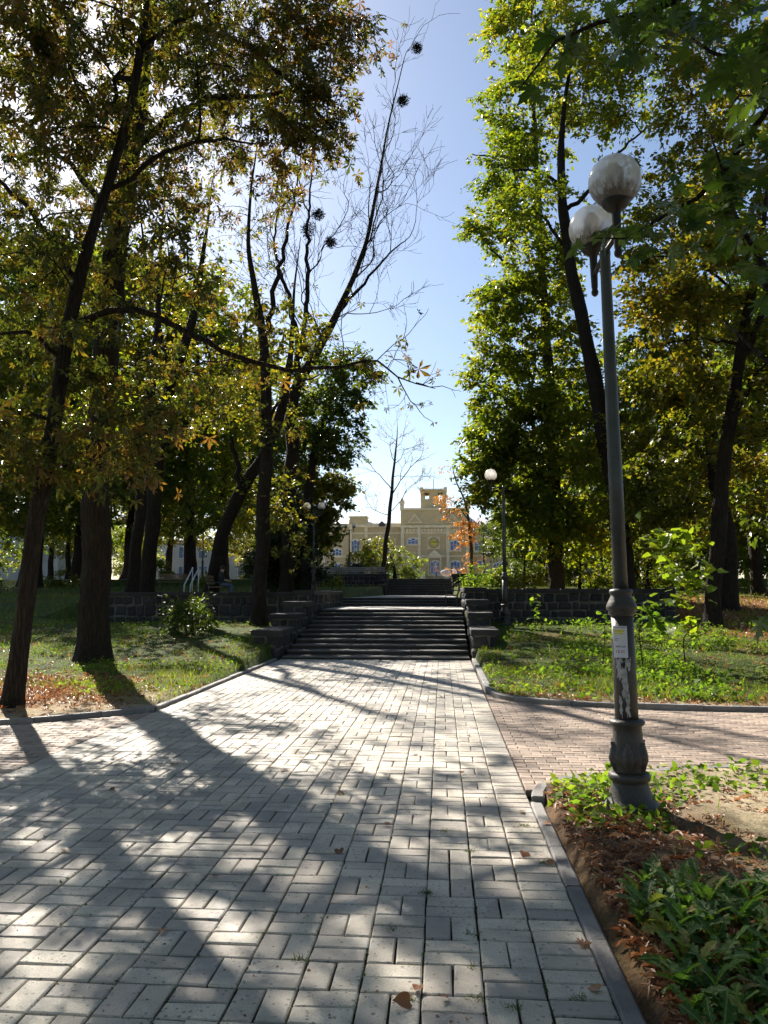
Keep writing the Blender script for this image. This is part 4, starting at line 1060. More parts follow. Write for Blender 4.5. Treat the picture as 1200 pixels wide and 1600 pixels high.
# parked van far away
vp = at(928, 903, 92); van = thing('parked_car', (vp[0], 92, PLZ + .1), 'dark blue car parked far off between the linden trunk and the near lamp post', 'car')
o0 = np.array(van.location)
sec = [(-2.3, .35), (2.3, .35), (2.35, .8), (1.9, 1.0), (1.2, 1.05), (.75, 1.62), (-1.9, 1.66), (-2.25, 1.0)]
body = G().prism([(x + o0[0], z + o0[2]) for x, z in sec], o0[1] - .85, o0[1] + .85).build('body', 'van', van)
for x0, x1, xt0, xt1 in ((-1.85, -.75, -1.8, -.75), (-.65, .25, -.65, .25), (.33, 1.02, .33, .72)):
    G().q([(o0[0] + x0, o0[1] - .86, o0[2] + 1.08), (o0[0] + x1, o0[1] - .86, o0[2] + 1.08), (o0[0] + xt1, o0[1] - .86, o0[2] + 1.55), (o0[0] + xt0, o0[1] - .86, o0[2] + 1.55)], [(0, 1, 2, 3)]).build('side_window', 'glass', body)
for x in (-1.4, 1.45):
    for y in (-.8, .8):
        poly = [(o0[0] + x + .33 * math.cos(2 * PI * k / 20), o0[2] + .33 + .33 * math.sin(2 * PI * k / 20) - 0.05) for k in range(20)]
        w_ = G().prism(poly, o0[1] + y - .1, o0[1] + y + .1).build('wheel', 'tyre', van)
        poly = [(o0[0] + x + .2 * math.cos(2 * PI * k / 14), o0[2] + .28 + .2 * math.sin(2 * PI * k / 14)) for k in range(14)]
        G().prism(poly, o0[1] + y - .115, o0[1] + y - .105).build('rim', 'steel', w_)
for y in (-.6, .6): G().box(o0[0] + 2.28, o0[0] + 2.37, o0[1] + y - .15, o0[1] + y + .15, o0[2] + .66, o0[2] + .8).build('headlight', 'steel', van)

# ------------------------------------------------------------------ people
def figure(name, label, joints, bones, loc, rz, cloth, hair):
    """one continuous skinned body; joints: name -> (x,y,z,r); cloth(v)->material index"""
    t = thing(name, (0, 0, 0), label, 'person')
    names = list(joints); me = bpy.data.meshes.new('body_skeleton')
    me.from_pydata([joints[n][:3] for n in names], [(names.index(a), names.index(b)) for a, b in bones], []); me.update()
    o = bpy.data.objects.new('body', me); COL.objects.link(o)
    o.modifiers.new('skin', 'SKIN'); sv = me.skin_vertices[0].data
    for i, n in enumerate(names): sv[i].radius = (joints[n][3], joints[n][3] * (0.8 if n in ('chest', 'belly') else 1)); sv[i].use_root = n == 'pelvis'
    s_ = o.modifiers.new('sub', 'SUBSURF'); s_.levels = 1; s_.render_levels = 1
    bpy.context.view_layer.update(); ev = o.evaluated_get(bpy.context.evaluated_depsgraph_get()); m2 = bpy.data.meshes.new_from_object(ev)
    V = np.zeros(len(m2.vertices) * 3); m2.vertices.foreach_get('co', V); V = V.reshape(-1, 3); F_ = [tuple(p.vertices) for p in m2.polygons]
    bpy.data.objects.remove(o)
    mats, fn = cloth
    fm = [fn(V[list(f)].mean(0)) for f in F_]
    add('body', V, F_, mats, t, True, fm)
    hd = joints['head']; g = G(); prof = [(0.105 * math.sin(q) * 1.02, 0.125 * math.cos(q)) for q in np.linspace(0.02, 1.9, 8)][::-1]
    g.lathe(prof, (hd[0], hd[1] + 0.018, hd[2] + 0.015), 12); g.build('hair', hair, t, True)
    t.location = tuple(float(v) for v in loc); t.rotation_euler = (0, 0, rz); return t
BON = [('pelvis', 'belly'), ('belly', 'chest'), ('chest', 'neck'), ('neck', 'head'), ('head', 'crown'), ('chest', 'sl'), ('sl', 'el'), ('el', 'wl'), ('wl', 'hl'), ('chest', 'sr'), ('sr', 'er'), ('er', 'wr'), ('wr', 'hr'),
       ('pelvis', 'kl0'), ('kl0', 'kl'), ('kl', 'al'), ('al', 'tl'), ('pelvis', 'kr0'), ('kr0', 'kr'), ('kr', 'ar'), ('ar', 'tr')]
stand = dict(pelvis=(0, 0, .95, .135), belly=(0, 0, 1.1, .12), chest=(0, 0, 1.32, .14), neck=(0, -.01, 1.47, .055), head=(0, -.03, 1.58, .09), crown=(0, -.02, 1.66, .07),
             sl=(-.18, 0, 1.38, .055), el=(-.21, -.08, 1.13, .042), wl=(-.17, -.3, 1.06, .03), hl=(-.16, -.38, 1.06, .032), sr=(.18, 0, 1.38, .055), er=(.21, -.08, 1.13, .042), wr=(.17, -.3, 1.06, .03), hr=(.16, -.38, 1.06, .032),
             kl0=(-.1, 0, .88, .095), kl=(-.1, -.03, .5, .06), al=(-.1, .04, .08, .04), tl=(-.1, -.12, .03, .035), kr0=(.1, 0, .88, .095), kr=(.1, -.1, .5, .06), ar=(.1, -.08, .08, .04), tr=(.1, -.24, .03, .035))
def cl_woman(v): return 2 if v[2] > 1.47 else (0 if (v[2] > .95 and abs(v[0]) < .26 and v[1] > -.16) else (2 if v[1] < -.16 and v[2] > .9 else 1))
pw = at(681, 903, 74)
figure('person', 'person in pink top standing with a pram at the head of the upper stairs', stand, BON, (pw[0], 74, PLZ + .005), PI / 2 * 0.9, (['pink_cloth', 'denim', 'skin'], cl_woman), 'hair_fair')
pw2 = at(710, 903, 82)
st2j = dict(stand); st2j.update(wl=(-.2, .02, .92, .03), hl=(-.2, 0, .84, .032), wr=(.2, .02, .92, .03), hr=(.2, 0, .84, .032), el=(-.22, .03, 1.13, .042), er=(.22, .03, 1.13, .042))
figure('person', 'distant person in white clothing near the building entrance', st2j, BON, (pw2[0], 82, PLZ + .005), 0.3, (['white_cloth', 'white_cloth', 'skin'], lambda v: 2 if v[2] > 1.47 or v[2] < .9 and abs(v[0]) > .17 else 0), 'hair_fair')
sit = dict(pelvis=(0, 0, .52, .14), belly=(0, .02, .68, .125), chest=(0, 0, .92, .15), neck=(0, -.04, 1.08, .058), head=(0, -.08, 1.2, .092), crown=(0, -.07, 1.28, .07),
           sl=(-.2, -.01, .98, .06), el=(-.24, -.12, .74, .046), wl=(-.16, -.34, .70, .033), hl=(-.12, -.42, .69, .035), sr=(.2, -.01, .98, .06), er=(.24, -.12, .74, .046), wr=(.16, -.34, .68, .033), hr=(.12, -.42, .68, .035),
           kl0=(-.11, -.1, .52, .1), kl=(-.13, -.45, .52, .068), al=(-.13, -.42, .09, .043), tl=(-.13, -.56, .035, .037), kr0=(.11, -.1, .52, .1), kr=(.13, -.45, .52, .068), ar=(.13, -.42, .09, .043), tr=(.13, -.56, .035, .037))
ps = at(345, 906, 31.5); zb = Hs(ps[0], 31.5)
figure('person', 'seated person in dark shirt behind the stone wall beside the leaning trunk', sit, BON, (ps[0], 31.5, zb), PI / 2 * 1.05, (['grey_cloth', 'denim', 'skin'], lambda v: 2 if v[2] > 1.08 or (v[1] < -.2 and v[2] > .62) else (0 if v[2] > .58 and v[1] > -.25 else 1)), 'hair')
bench('park_bench', 'bench under the seated person behind the stone wall', (ps[0] - .05, 31.5, zb), PI / 2, 1.6)
# pram
pr = thing('pram', (pw[0] + .95, 74, PLZ), 'pale pink pram pushed by the person in pink', 'pram'); o0 = np.array(pr.location)
prof = [(0.02, -.28), (.22, -.24), (.30, -.08), (.32, .1), (.28, .26), (.12, .36), (.01, .38)]
g = G(); g.lathe([(r, z) for r, z in prof], o0 + (0, 0, .78), 16); V = np.array(g.V); V[:, 0] = o0[0] + (V[:, 0] - o0[0]) * 1.5
add('carrycot', V, g.F, 'pram_cloth', pr, True)
for x in (-.38, .38):
    for y in (-.25, .25):
        g = G(); g.tube([o0 + (x + .16 * math.cos(q), y, .16 + .16 * math.sin(q)) for q in np.linspace(0, 2 * PI, 15)], .022, 6); g.build('wheel', 'tyre', pr, True)
    G().tube([o0 + (x, -.25, .16), o0 + (x * .4, -.2, .55)], .015, 6).build('strut', 'steel', pr); G().tube([o0 + (x, .25, .16), o0 + (x * .4, .2, .55)], .015, 6).build('strut', 'steel', pr)
G().tube([o0 + (-.35, -.2, .7), o0 + (-.72, -.2, 1.02), o0 + (-.72, .2, 1.02), o0 + (-.35, .2, .7)], .016, 6).build('handle', 'steel', pr, True)

# ------------------------------------------------------------------ trees
def poly(rows, Y0=None):
    """rows (px, py, Y, r) -> world polyline rows (x, y, z, r)"""
    return [tuple(at(a, b, Y)) + (r,) for a, b, Y, r in rows]
def ground_first(P, sink=0.12):
    x, y, z, r = P[0]; return [(x, y, Hs(x, y) - sink, r)] + P[1:]
def blob(px, py, Y, rx, ry, rd, k, f=1.0):
    s = Y / FPX
    return (at(px, py, Y), (rx * s, rd, ry * s), k, f)

# 1 leaning chestnut in front
make_tree('chestnut_tree', 'slim dark tree leaning towards the path, nearest trunk on the brick corner',
    ground_first(poly([(18, 1112, 10.4, .128), (38, 965, 10.5, .122), (66, 760, 10.6, .115), (92, 610, 10.7, .105), (112, 485, 10.8, .095), (142, 370, 10.9, .082), (180, 255, 11, .072), (207, 150, 11, .063), (226, 20, 11, .058), (232, -110, 11, .045), (228, -240, 11, .03)])),
    [poly([(108, 497, 10.8, .055), (150, 489, 10.7, .05), (200, 486, 10.6, .047), (260, 503, 10.5, .043), (320, 535, 10.4, .038), (400, 568, 10.3, .033), (455, 577, 10.3, .028), (530, 571, 10.2, .022), (590, 562, 10.2, .015), (622, 590, 10.2, .011), (680, 607, 10.1, .005)]),
     poly([(122, 440, 10.9, .05), (72, 365, 11, .042), (20, 300, 11.2, .034), (-50, 240, 11.4, .02)]),
     poly([(160, 315, 11, .045), (240, 250, 10.8, .035), (330, 215, 10.6, .024), (400, 225, 10.5, .012)]),
     poly([(100, 560, 10.7, .035), (40, 520, 10.6, .028), (-30, 525, 10.5, .016)]),
     poly([(84, 660, 10.6, .03), (50, 645, 10.4, .024), (10, 650, 10.2, .016), (-40, 690, 10, .008)]),
     poly([(215, 80, 11, .04), (300, 20, 10.9, .03), (400, -20, 10.8, .02)])],
    [blob(30, 690, 10, 90, 55, 1.2, 16, 1.1), blob(180, 690, 10.6, 75, 50, 1.0, 13, 1.0), blob(60, 560, 10.4, 120, 60, 1.4, 12), blob(250, 600, 11, 90, 60, 1.2, 7, .8),
     blob(40, 420, 10.8, 120, 90, 1.6, 15), blob(120, 250, 11, 130, 110, 1.8, 19), blob(110, 60, 11, 160, 110, 1.8, 34), blob(20, 150, 11.5, 110, 130, 1.8, 24), blob(30, 20, 11.5, 90, 90, 1.4, 18), blob(220, 40, 11.2, 70, 70, 1.2, 10), blob(260, 390, 10.7, 80, 50, 1.0, 8, .6), blob(330, 120, 10.8, 90, 80, 1.2, 12, .9), blob(560, 560, 10.2, 60, 20, .3, 3, .25), blob(370, 555, 10.4, 60, 30, .4, 4, .5)],
    dict(tpl='palm', size=.135, n=26, spread=.32, flat=.7, hang=.35, droop=.9, up=.5), 'trees by the path on the brown-leaved side', 21, 'bark', 'chestnut', 7, 18, .5, 'tree', rtip=.006)
t1 = bpy.data.objects['chestnut_tree']; rg1 = np.random.default_rng(8)
ch, tips = bare_growth([(at(px, py, Y), unit(np.array((dx, rg1.normal() * .5, dz))), L, .010, 2) for px, py, Y, dx, dz, L in ((260, 503, 10.5, .3, .9, .7), (320, 535, 10.4, .6, -.6, .5), (400, 568, 10.3, .5, .8, .7), (455, 577, 10.3, .4, -.9, .5), (530, 571, 10.2, .5, .7, .6), (590, 562, 10.2, .7, .4, .45), (622, 590, 10.2, .3, -.8, .4), (650, 598, 10.1, .8, -.2, .3), (200, 486, 10.6, -.3, .9, .6), (565, 566, 10.2, .2, -.9, .4), (480, 576, 10.3, .3, .9, .8))], rg1, 2, ang=.6, up=0, minr=.003)
V, F = tubes_np(ch, 4); o = add('twigs', V, F, 'twig', t1); o['kind'] = 'stuff'
P8 = tips[rg1.integers(0, len(tips), 60)] + rg1.normal(size=(60, 3)) * .03; V, F = rand_leaves('palm', P8, rg1.uniform(.04, .10, 60), rg1, .2, 1.2); o = add('crown', V, F, 'chestnut', t1); o['kind'] = 'stuff'
# 2 thick trunk
make_tree('chestnut_tree', 'massive tree with furrowed dark trunk standing in the leaf litter beside the path',
    ground_first(poly([(146, 1050, 16, .325), (147, 950, 16, .31), (150, 850, 16, .30), (154, 720, 16, .285), (167, 560, 16, .26), (183, 400, 16, .23), (203, 250, 16, .2), (228, 60, 16, .18), (245, -100, 16, .13), (255, -260, 16, .08)])),
    [poly([(222, 100, 16, .10), (300, 45, 15.6, .085), (380, 75, 15.2, .07), (450, 130, 14.8, .05), (520, 200, 14.4, .03)]),
     poly([(205, 240, 16, .09), (290, 165, 15.4, .07), (390, 150, 14.8, .05), (500, 140, 14.2, .025)]),
     poly([(190, 350, 16, .08), (110, 260, 16.3, .06), (20, 190, 16.6, .04)]),
     poly([(230, 40, 16, .09), (340, -40, 15.6, .07), (460, -60, 15.0, .04)])],
    [blob(160, 480, 16, 190, 110, 2.4, 26, .9), blob(110, 300, 16.4, 190, 140, 2.6, 34), blob(300, 260, 15.6, 120, 90, 1.8, 20, .9), blob(380, 90, 15.2, 110, 90, 1.8, 26), blob(490, 60, 14.4, 95, 90, 1.4, 22, .95), blob(500, 170, 14.2, 75, 60, 1.0, 16, 1.0), blob(430, 230, 14.6, 70, 60, 1.0, 11, .9), blob(180, 90, 16, 190, 120, 2.6, 34), blob(330, -60, 15.5, 200, 60, 2.2, 16), blob(130, 640, 15.4, 110, 50, 1.4, 10, .7)],
    dict(tpl='palm', size=.135, n=46, spread=.44, flat=.7, hang=.3, droop=.8, up=.5), 'trees by the path on the brown-leaved side', 22, 'bark', 'chestnut', 7, 30, .45, 'tree')
# 3, 4 pair of trunks further back
make_tree('linden_tree', 'grey trunk slightly leaning, left of a close pair before the low wall end', ground_first(poly([(203, 960, 26, .23), (212, 860, 26, .21), (224, 740, 26, .19), (232, 640, 26, .165), (245, 520, 26, .13), (250, 400, 26, .06), (258, 300, 26, .012)])), [],
    [blob(230, 600, 26, 90, 60, 2, 14, .32), blob(250, 420, 26, 110, 110, 2.4, 14, .15), blob(150, 660, 26, 80, 60, 2, 14, .7)], dict(tpl='oval', size=.15, n=150, spread=.55, droop=.4), 'trees behind the shrub', 23, 'bark', 'linden', 2)
make_tree('linden_tree', 'thicker black trunk of the close pair before the low wall end', ground_first(poly([(226, 945, 29, .29), (236, 850, 29, .27), (246, 720, 29, .25), (262, 620, 29, .21), (300, 500, 29, .16), (320, 380, 29, .07), (332, 280, 29, .015)])),
    [poly([(250, 700, 29, .2), (262, 600, 29, .17), (240, 480, 29, .10), (225, 380, 29, .05), (215, 290, 29, .012)])],
    [blob(310, 430, 29, 100, 100, 2.5, 14, .25), blob(330, 620, 30, 90, 60, 2.2, 18, .7), blob(240, 330, 30, 130, 90, 2.5, 12, .2), blob(330, 250, 30, 90, 80, 2.2, 7, .2)], dict(tpl='oval', size=.16, n=150, spread=.6, droop=.4), 'trees behind the shrub', 24, 'bark', 'linden_yellow', 2)
# 5 leaning trunk behind the wall
make_tree('linden_tree', 'strongly leaning dark trunk behind the stone wall by the seated person', ground_first(poly([(328, 925, 32, .28), (343, 860, 32, .27), (365, 790, 32, .26), (385, 752, 32, .25), (415, 705, 32, .21), (440, 640, 32, .2), (455, 540, 32, .11), (460, 450, 32, .05), (470, 370, 32, .01)])),
    [poly([(378, 765, 32, .13), (362, 690, 32.3, .09), (350, 600, 32.6, .05), (345, 520, 32.8, .012)])],
    [blob(400, 620, 32, 90, 70, 2.2, 20, .8), blob(450, 510, 32, 60, 60, 2, 14, .9), blob(350, 560, 33, 80, 70, 2.2, 14, .8), blob(420, 780, 33, 60, 40, 1.6, 10, .7)], dict(tpl='oval', size=.17, n=140, spread=.55, droop=.4), 'trees behind the shrub', 25, 'bark', 'linden_yellow', 2)
# 6 straight slender trunk in front of the wall
make_tree('chestnut_tree', 'straight slender trunk rising in front of the rubble wall beside the stairs', ground_first(poly([(404, 972, 23.2, .24), (408, 880, 23.2, .22), (413, 780, 23.2, .20), (418, 690, 23.2, .185), (416, 600, 23.2, .165), (410, 520, 23.2, .14), (398, 450, 23.2, .10), (388, 380, 23.2, .065), (392, 300, 23.2, .04), (402, 220, 23.2, .02), (398, 150, 23.2, .006)])),
    [poly([(412, 540, 23.2, .09), (432, 440, 23.3, .075), (455, 330, 23.4, .04), (470, 250, 23.4, .018), (468, 190, 23.4, .006)]), poly([(418, 660, 23.2, .05), (450, 610, 22.8, .035), (500, 585, 22.4, .02)])],
    [blob(400, 420, 23.2, 70, 80, 1.3, 8, .16), blob(390, 330, 23.2, 70, 70, 1.3, 7, .16), blob(430, 720, 22.8, 60, 60, 1.2, 8, .3), blob(400, 620, 23, 60, 60, 1.2, 8, .25), blob(450, 830, 23, 45, 35, .8, 5, .4)],
    dict(tpl='palm', size=.14, n=60, spread=.4, droop=.8, hang=.3), 'trees behind the shrub', 26, 'bark', 'chestnut', 4)
# 7 big half-bare tree
rng7 = np.random.default_rng(77)
t7 = make_tree('bare_tree', 'tall tree with leafless upper branches and ball-shaped mistletoe against the sky', ground_first(poly([(448, 915, 36, .36), (452, 800, 36, .33), (456, 700, 36, .31), (462, 610, 36, .28), (500, 540, 36, .23), (540, 462, 36, .15), (570, 385, 36, .115), (588, 300, 36, .08), (608, 190, 36, .045), (632, 90, 36, .02)])),
    [poly([(462, 605, 36, .17), (474, 520, 36, .13), (480, 430, 36, .10), (482, 330, 36, .06), (492, 230, 36, .028), (500, 150, 36, .008)]), poly([(470, 560, 36, .13), (450, 460, 36, .1), (428, 380, 36, .06), (440, 300, 36, .03), (436, 220, 36, .008)]), poly([(520, 500, 36, .1), (570, 440, 35.5, .07), (610, 395, 35, .04), (640, 370, 35, .02)])], [],
    dict(tpl='oval', size=.1, n=0, spread=.4), 'trees behind the shrub', 27, 'bark', 'linden', 2)
starts = []
for px, py, dx, dz, L, r, k in ((540, 462, .35, .9, 2.3, .05, 4), (570, 385, .45, .85, 2.2, .045, 4), (588, 300, .3, .9, 2.0, .035, 4), (608, 190, .3, .9, 1.7, .022, 3), (632, 90, .05, 1, 1.4, .018, 2), (600, 240, .6, .6, 1.6, .025, 3), (640, 370, .5, .7, 1.5, .02, 3), (610, 395, .2, .9, 1.6, .025, 3),
        (482, 330, -.2, .9, 2.0, .04, 4), (492, 230, .3, .9, 1.9, .03, 4), (480, 430, .5, .8, 2.0, .04, 4), (450, 460, -.5, .8, 1.8, .035, 4), (428, 380, -.3, .9, 1.7, .03, 3), (440, 300, .2, .95, 1.8, .025, 4), (474, 520, -.6, .7, 1.8, .035, 4), (500, 540, -.1, 1, 2.2, .045, 4), (555, 420, .9, .4, 1.6, .03, 4), (578, 350, -.4, .85, 1.8, .03, 4), (520, 500, .8, .55, 1.7, .03, 4), (462, 610, .7, .6, 1.8, .03, 3)):
    p_ = at(px, py, 36); starts.append((p_, unit(np.array((dx, rng7.normal() * .3, dz))), L, r, k))
ch, tips = bare_growth([(a_, b_, L_ * 1.1, r_ * 1.1, k_) for a_, b_, L_, r_, k_ in starts], rng7, 5, ang=.55, up=.3, minr=.010, ratio=.78)
V, F = tubes_np([c for c in ch if c[1][0] > .012], 5); V2, F2 = tubes_np([c for c in ch if c[1][0] <= .012], 3)
o = add('branches', np.vstack([V, V2]), np.vstack([F, F2 + len(V)]), 'twig', t7); o['kind'] = 'stuff'
for px, py, r in ((652, 75, .2), (630, 157, .22), (482, 360, .42), (517, 378, .25), (497, 335, .25)):
    c = at(px, py, 36); u_ = unit(rng7.normal(size=(800, 3))); q = c + u_ * (rng7.random((800, 1)) ** .6) * r * rng7.uniform(.6, 1.25, 3) + rng7.normal(size=(800, 3)) * .05
    V, F = leaves('narrow', q, u_ + rng7.normal(size=(800, 3)) * .5, rng7.normal(size=(800, 3)), rng7.uniform(.04, .14, 800)); oo = add('mistletoe', V, F, 'twig', t7); oo['kind'] = 'stuff'
P8 = tips[rng7.integers(0, len(tips), 500)] + rng7.normal(size=(500, 3)) * .3
P8 = P8[(P8[:, 2] < 14)]
V, F = rand_leaves('oval', P8, rng7.uniform(.1, .18, len(P8)), rng7); o = add('crown', V, F, 'linden', t7); o['kind'] = 'stuff'

# 8 dark green tree behind, with a rounded crown against the sky
make_tree('elm_tree', 'dark green tree with rounded crown below the leafless branches', ground_first(poly([(478, 925, 44, .3), (480, 800, 44, .27), (492, 700, 44, .2), (520, 620, 44, .1)])), [],
    [blob(545, 600, 44, 42, 55, 1.8, 24), blob(500, 660, 44, 70, 60, 2.4, 30), blob(450, 700, 45, 60, 60, 2.2, 20), blob(535, 690, 44, 38, 40, 1.6, 14, .9), blob(500, 580, 45, 40, 40, 1.6, 10, .8)], dict(tpl='oval', size=.20, n=190, spread=.6, droop=.4), 'trees on the terrace', 28, 'bark', 'dark_leaf', 1)
make_tree('maple_tree', 'yellow-green small tree around the two-globe lamp on the terrace', ground_first(poly([(470, 920, 47, .2), (480, 850, 47, .17), (500, 790, 47, .1)])), [],
    [blob(510, 770, 47, 45, 60, 1.8, 26, 1), blob(505, 815, 47, 26, 30, 1.2, 10, .8), blob(480, 830, 47, 38, 40, 1.4, 14, .9), blob(528, 765, 47.5, 20, 34, 1.2, 7, .6)], dict(tpl='broad', size=.20, n=170, spread=.5, droop=.4), 'trees on the terrace', 29, 'bark', 'linden_yellow', 1)
make_tree('yew_tree', 'dense black-green evergreen behind the wall beside the stairs', ground_first(poly([(465, 930, 38, .14), (465, 880, 38, .12), (463, 800, 38, .06)])), [],
    [blob(450, 870, 38, 48, 60, 1.5, 34), blob(458, 800, 38, 24, 45, 1.2, 13), blob(425, 880, 37, 30, 45, 1.2, 12)], dict(tpl='narrow', size=.22, n=240, spread=.42, droop=.2), 'trees on the terrace', 30, 'bark', 'yew', 1)

# right side
make_tree('linden_tree', 'tall linden with sunlit warm brown trunk behind the retaining wall', ground_first(poly([(868, 925, 34, .37), (868, 870, 34, .34), (866, 780, 34, .30), (860, 640, 34, .26), (850, 480, 34, .21), (840, 300, 34, .15), (832, 120, 34, .08), (830, 0, 34, .04)])),
    [poly([(862, 700, 34, .1), (810, 640, 33.5, .07), (760, 600, 33, .03)]), poly([(850, 480, 34, .1), (800, 420, 33.5, .07), (765, 390, 33, .03)]), poly([(842, 320, 34, .09), (790, 255, 33.6, .06), (735, 240, 33.3, .02)])],
    [blob(840, 795, 33, 72, 45, 2.2, 32), blob(770, 700, 33, 48, 55, 1.8, 26), blob(870, 700, 33, 90, 80, 2.2, 36), blob(800, 600, 33, 62, 70, 2.2, 34), blob(880, 580, 33.5, 60, 80, 2.2, 24), blob(805, 480, 33, 48, 60, 2, 24), blob(850, 430, 33.5, 55, 60, 2.2, 18), blob(790, 360, 33, 45, 40, 1.8, 15, .9), blob(800, 270, 33, 58, 45, 2, 18, .85), blob(830, 180, 33.5, 85, 55, 2.2, 24, .8), blob(800, 90, 33.5, 50, 60, 2, 18, .8), blob(840, 20, 34, 85, 60, 2.4, 26, .8), blob(830, -60, 34, 80, 60, 2.4, 16, .8), blob(762, 750, 33.4, 20, 40, 1.2, 10, .9), blob(900, 830, 33, 70, 35, 1.8, 16, .9)],
    dict(tpl='oval', size=.175, n=260, spread=.66, droop=.45), 'trees by the stairs on the green side', 41, 'bark_light', 'linden', 1)
make_tree('linden_tree', 'tall linden with dark curving trunk right behind the near lamp post', ground_first(poly([(980, 935, 29, .35), (970, 840, 29, .33), (950, 700, 29, .31), (928, 590, 29, .28), (905, 480, 29, .25), (889, 390, 29, .22), (877, 285, 29, .17), (880, 180, 29, .1), (895, 80, 29, .05)])),
    [poly([(882, 330, 29, .09), (920, 300, 28.8, .075), (965, 240, 28.6, .05), (1010, 200, 28.5, .03)]), poly([(877, 290, 29, .08), (845, 270, 29, .06), (800, 265, 28.8, .03)]), poly([(890, 400, 29, .07), (850, 340, 28.6, .05), (830, 330, 28.4, .02)])],
    [blob(960, 150, 28.8, 90, 70, 2, 24, .7), blob(900, 90, 29, 90, 70, 2, 20, .7), blob(1000, 60, 29, 80, 70, 2, 18, .7), blob(930, -30, 29, 110, 60, 2.2, 20, .7), blob(840, 330, 28.6, 55, 45, 1.4, 10, .7), blob(960, 680, 29.6, 60, 100, 2, 24, .8), blob(1000, 800, 30, 70, 70, 2, 20, .8), blob(940, 300, 29.6, 40, 50, 1.4, 5, .4)],
    dict(tpl='oval', size=.16, n=240, spread=.62, droop=.4), 'trees by the stairs on the green side', 42, 'bark', 'linden', 2)
make_tree('maple_tree', 'black forked trunk standing in red leaf litter behind the saplings', ground_first(poly([(1112, 980, 22, .22), (1118, 880, 22, .21), (1128, 760, 22, .195), (1138, 670, 22, .18), (1152, 580, 22, .16), (1166, 500, 22, .13), (1182, 420, 22, .1), (1195, 330, 22, .06), (1200, 230, 22, .03)])),
    [poly([(1150, 590, 22, .11), (1178, 520, 22, .095), (1215, 455, 22, .07), (1260, 380, 22, .04)]), poly([(1140, 660, 22, .05), (1200, 560, 21.6, .035), (1240, 520, 21.4, .02)]), poly([(1160, 540, 22, .05), (1080, 530, 21.5, .035), (1010, 545, 21.2, .015)]), poly([(1170, 480, 22, .05), (1090, 410, 21.6, .035), (1020, 400, 21.2, .015)])],
    [blob(1120, 420, 21.6, 80, 60, 1.6, 20, .8), blob(1050, 480, 21.4, 60, 50, 1.2, 16, .9), blob(1190, 300, 22, 90, 90, 1.8, 22, .8), blob(1060, 590, 22, 60, 50, 1.4, 16, .9), blob(1190, 640, 22, 60, 70, 1.6, 16, .7), blob(1080, 700, 23, 60, 60, 1.4, 12, .8), blob(1230, 500, 22, 60, 80, 1.8, 14, .8)],
    dict(tpl='broad', size=.135, n=210, spread=.5, droop=.45), 'trees by the stairs on the green side', 43, 'bark', 'linden_yellow', 2)
make_tree('linden_tree', 'broad dark trunk close behind the forked trunk in the leaf litter', ground_first(poly([(1140, 952, 27, .30), (1136, 850, 27, .28), (1122, 760, 27, .25), (1108, 650, 27, .21), (1090, 560, 27, .17), (1078, 470, 27, .12), (1070, 350, 27, .06)])), [],
    [blob(1060, 380, 27, 75, 70, 2, 24, .8), blob(1040, 650, 27, 70, 70, 2, 24, .9), blob(1060, 520, 27, 75, 60, 2, 22, .9), blob(1070, 260, 27, 80, 70, 2, 22, .8), blob(1130, 160, 27, 100, 80, 2.2, 26, .8), blob(1040, 780, 27.5, 70, 50, 1.8, 18, .8), blob(1150, 760, 28, 60, 60, 1.8, 16, .8), blob(1090, 60, 27, 100, 70, 2.2, 22, .8)],
    dict(tpl='oval', size=.16, n=240, spread=.62, droop=.4), 'trees by the stairs on the green side', 44, 'bark', 'linden_yellow', 1)

# foreground maple: trunk stands outside the frame, boughs hang into it; leaves are single pieces
mt_trunk = [(3.9, 2.6, Hs(3.9, 2.6) - .1, .2), (3.85, 2.7, 1.5, .17), (3.7, 2.8, 3.2, .14), (3.6, 2.9, 5.0, .1), (3.5, 3.0, 7.0, .05)]
boughs = [[(3.68, 2.8, 3.3, .05)] + poly([(1330, 60, 3.6, .035), (1215, 165, 3.9, .02), (1130, 265, 4.1, .016), (1050, 335, 4.3, .011), (985, 372, 4.4, .006), (930, 372, 4.4, .003)]),
          [(3.6, 2.9, 4.6, .05)] + poly([(1330, -120, 3.6, .035), (1150, -60, 3.8, .024), (1030, 8, 3.9, .016), (930, 30, 4.0, .012), (870, 75, 4.0, .008), (815, 135, 4.0, .004)]),
          [(3.72, 2.78, 2.9, .04)] + poly([(1360, 420, 3.2, .03), (1240, 470, 3.4, .02), (1185, 420, 3.6, .014), (1150, 330, 3.8, .009), (1110, 210, 3.9, .005)]),
          [(3.74, 2.76, 2.8, .03)] + poly([(1400, 640, 3.0, .02), (1250, 600, 3.2, .013), (1180, 545, 3.4, .008), (1130, 500, 3.5, .004)]),
          [(3.65, 2.85, 4.0, .04)] + poly([(1330, 20, 3.4, .03), (1230, 60, 3.5, .018), (1150, 100, 3.7, .012), (1080, 60, 3.8, .006)]),
          [(3.8, 2.7, 1.6, .02)] + poly([(1420, 900, 2.4, .012), (1280, 930, 2.45, .006), (1200, 965, 2.5, .003)])]
mtree = make_tree('maple_tree', 'maple boughs with big dark lobed leaves hanging in front of the lamp globes', mt_trunk, boughs, [], dict(tpl='maple', size=.1, n=0, spread=.1), 'trees by the stairs on the green side', 51, 'bark', 'maple', 0)
leaf_me = []
for q in range(4):
    V, F = TPL['maple']; V = V.copy(); V[1:, 2] += NR.normal(0, .03, len(V) - 1); leaf_me.append(mk_mesh('leaf', V * .135, F, 'maple'))
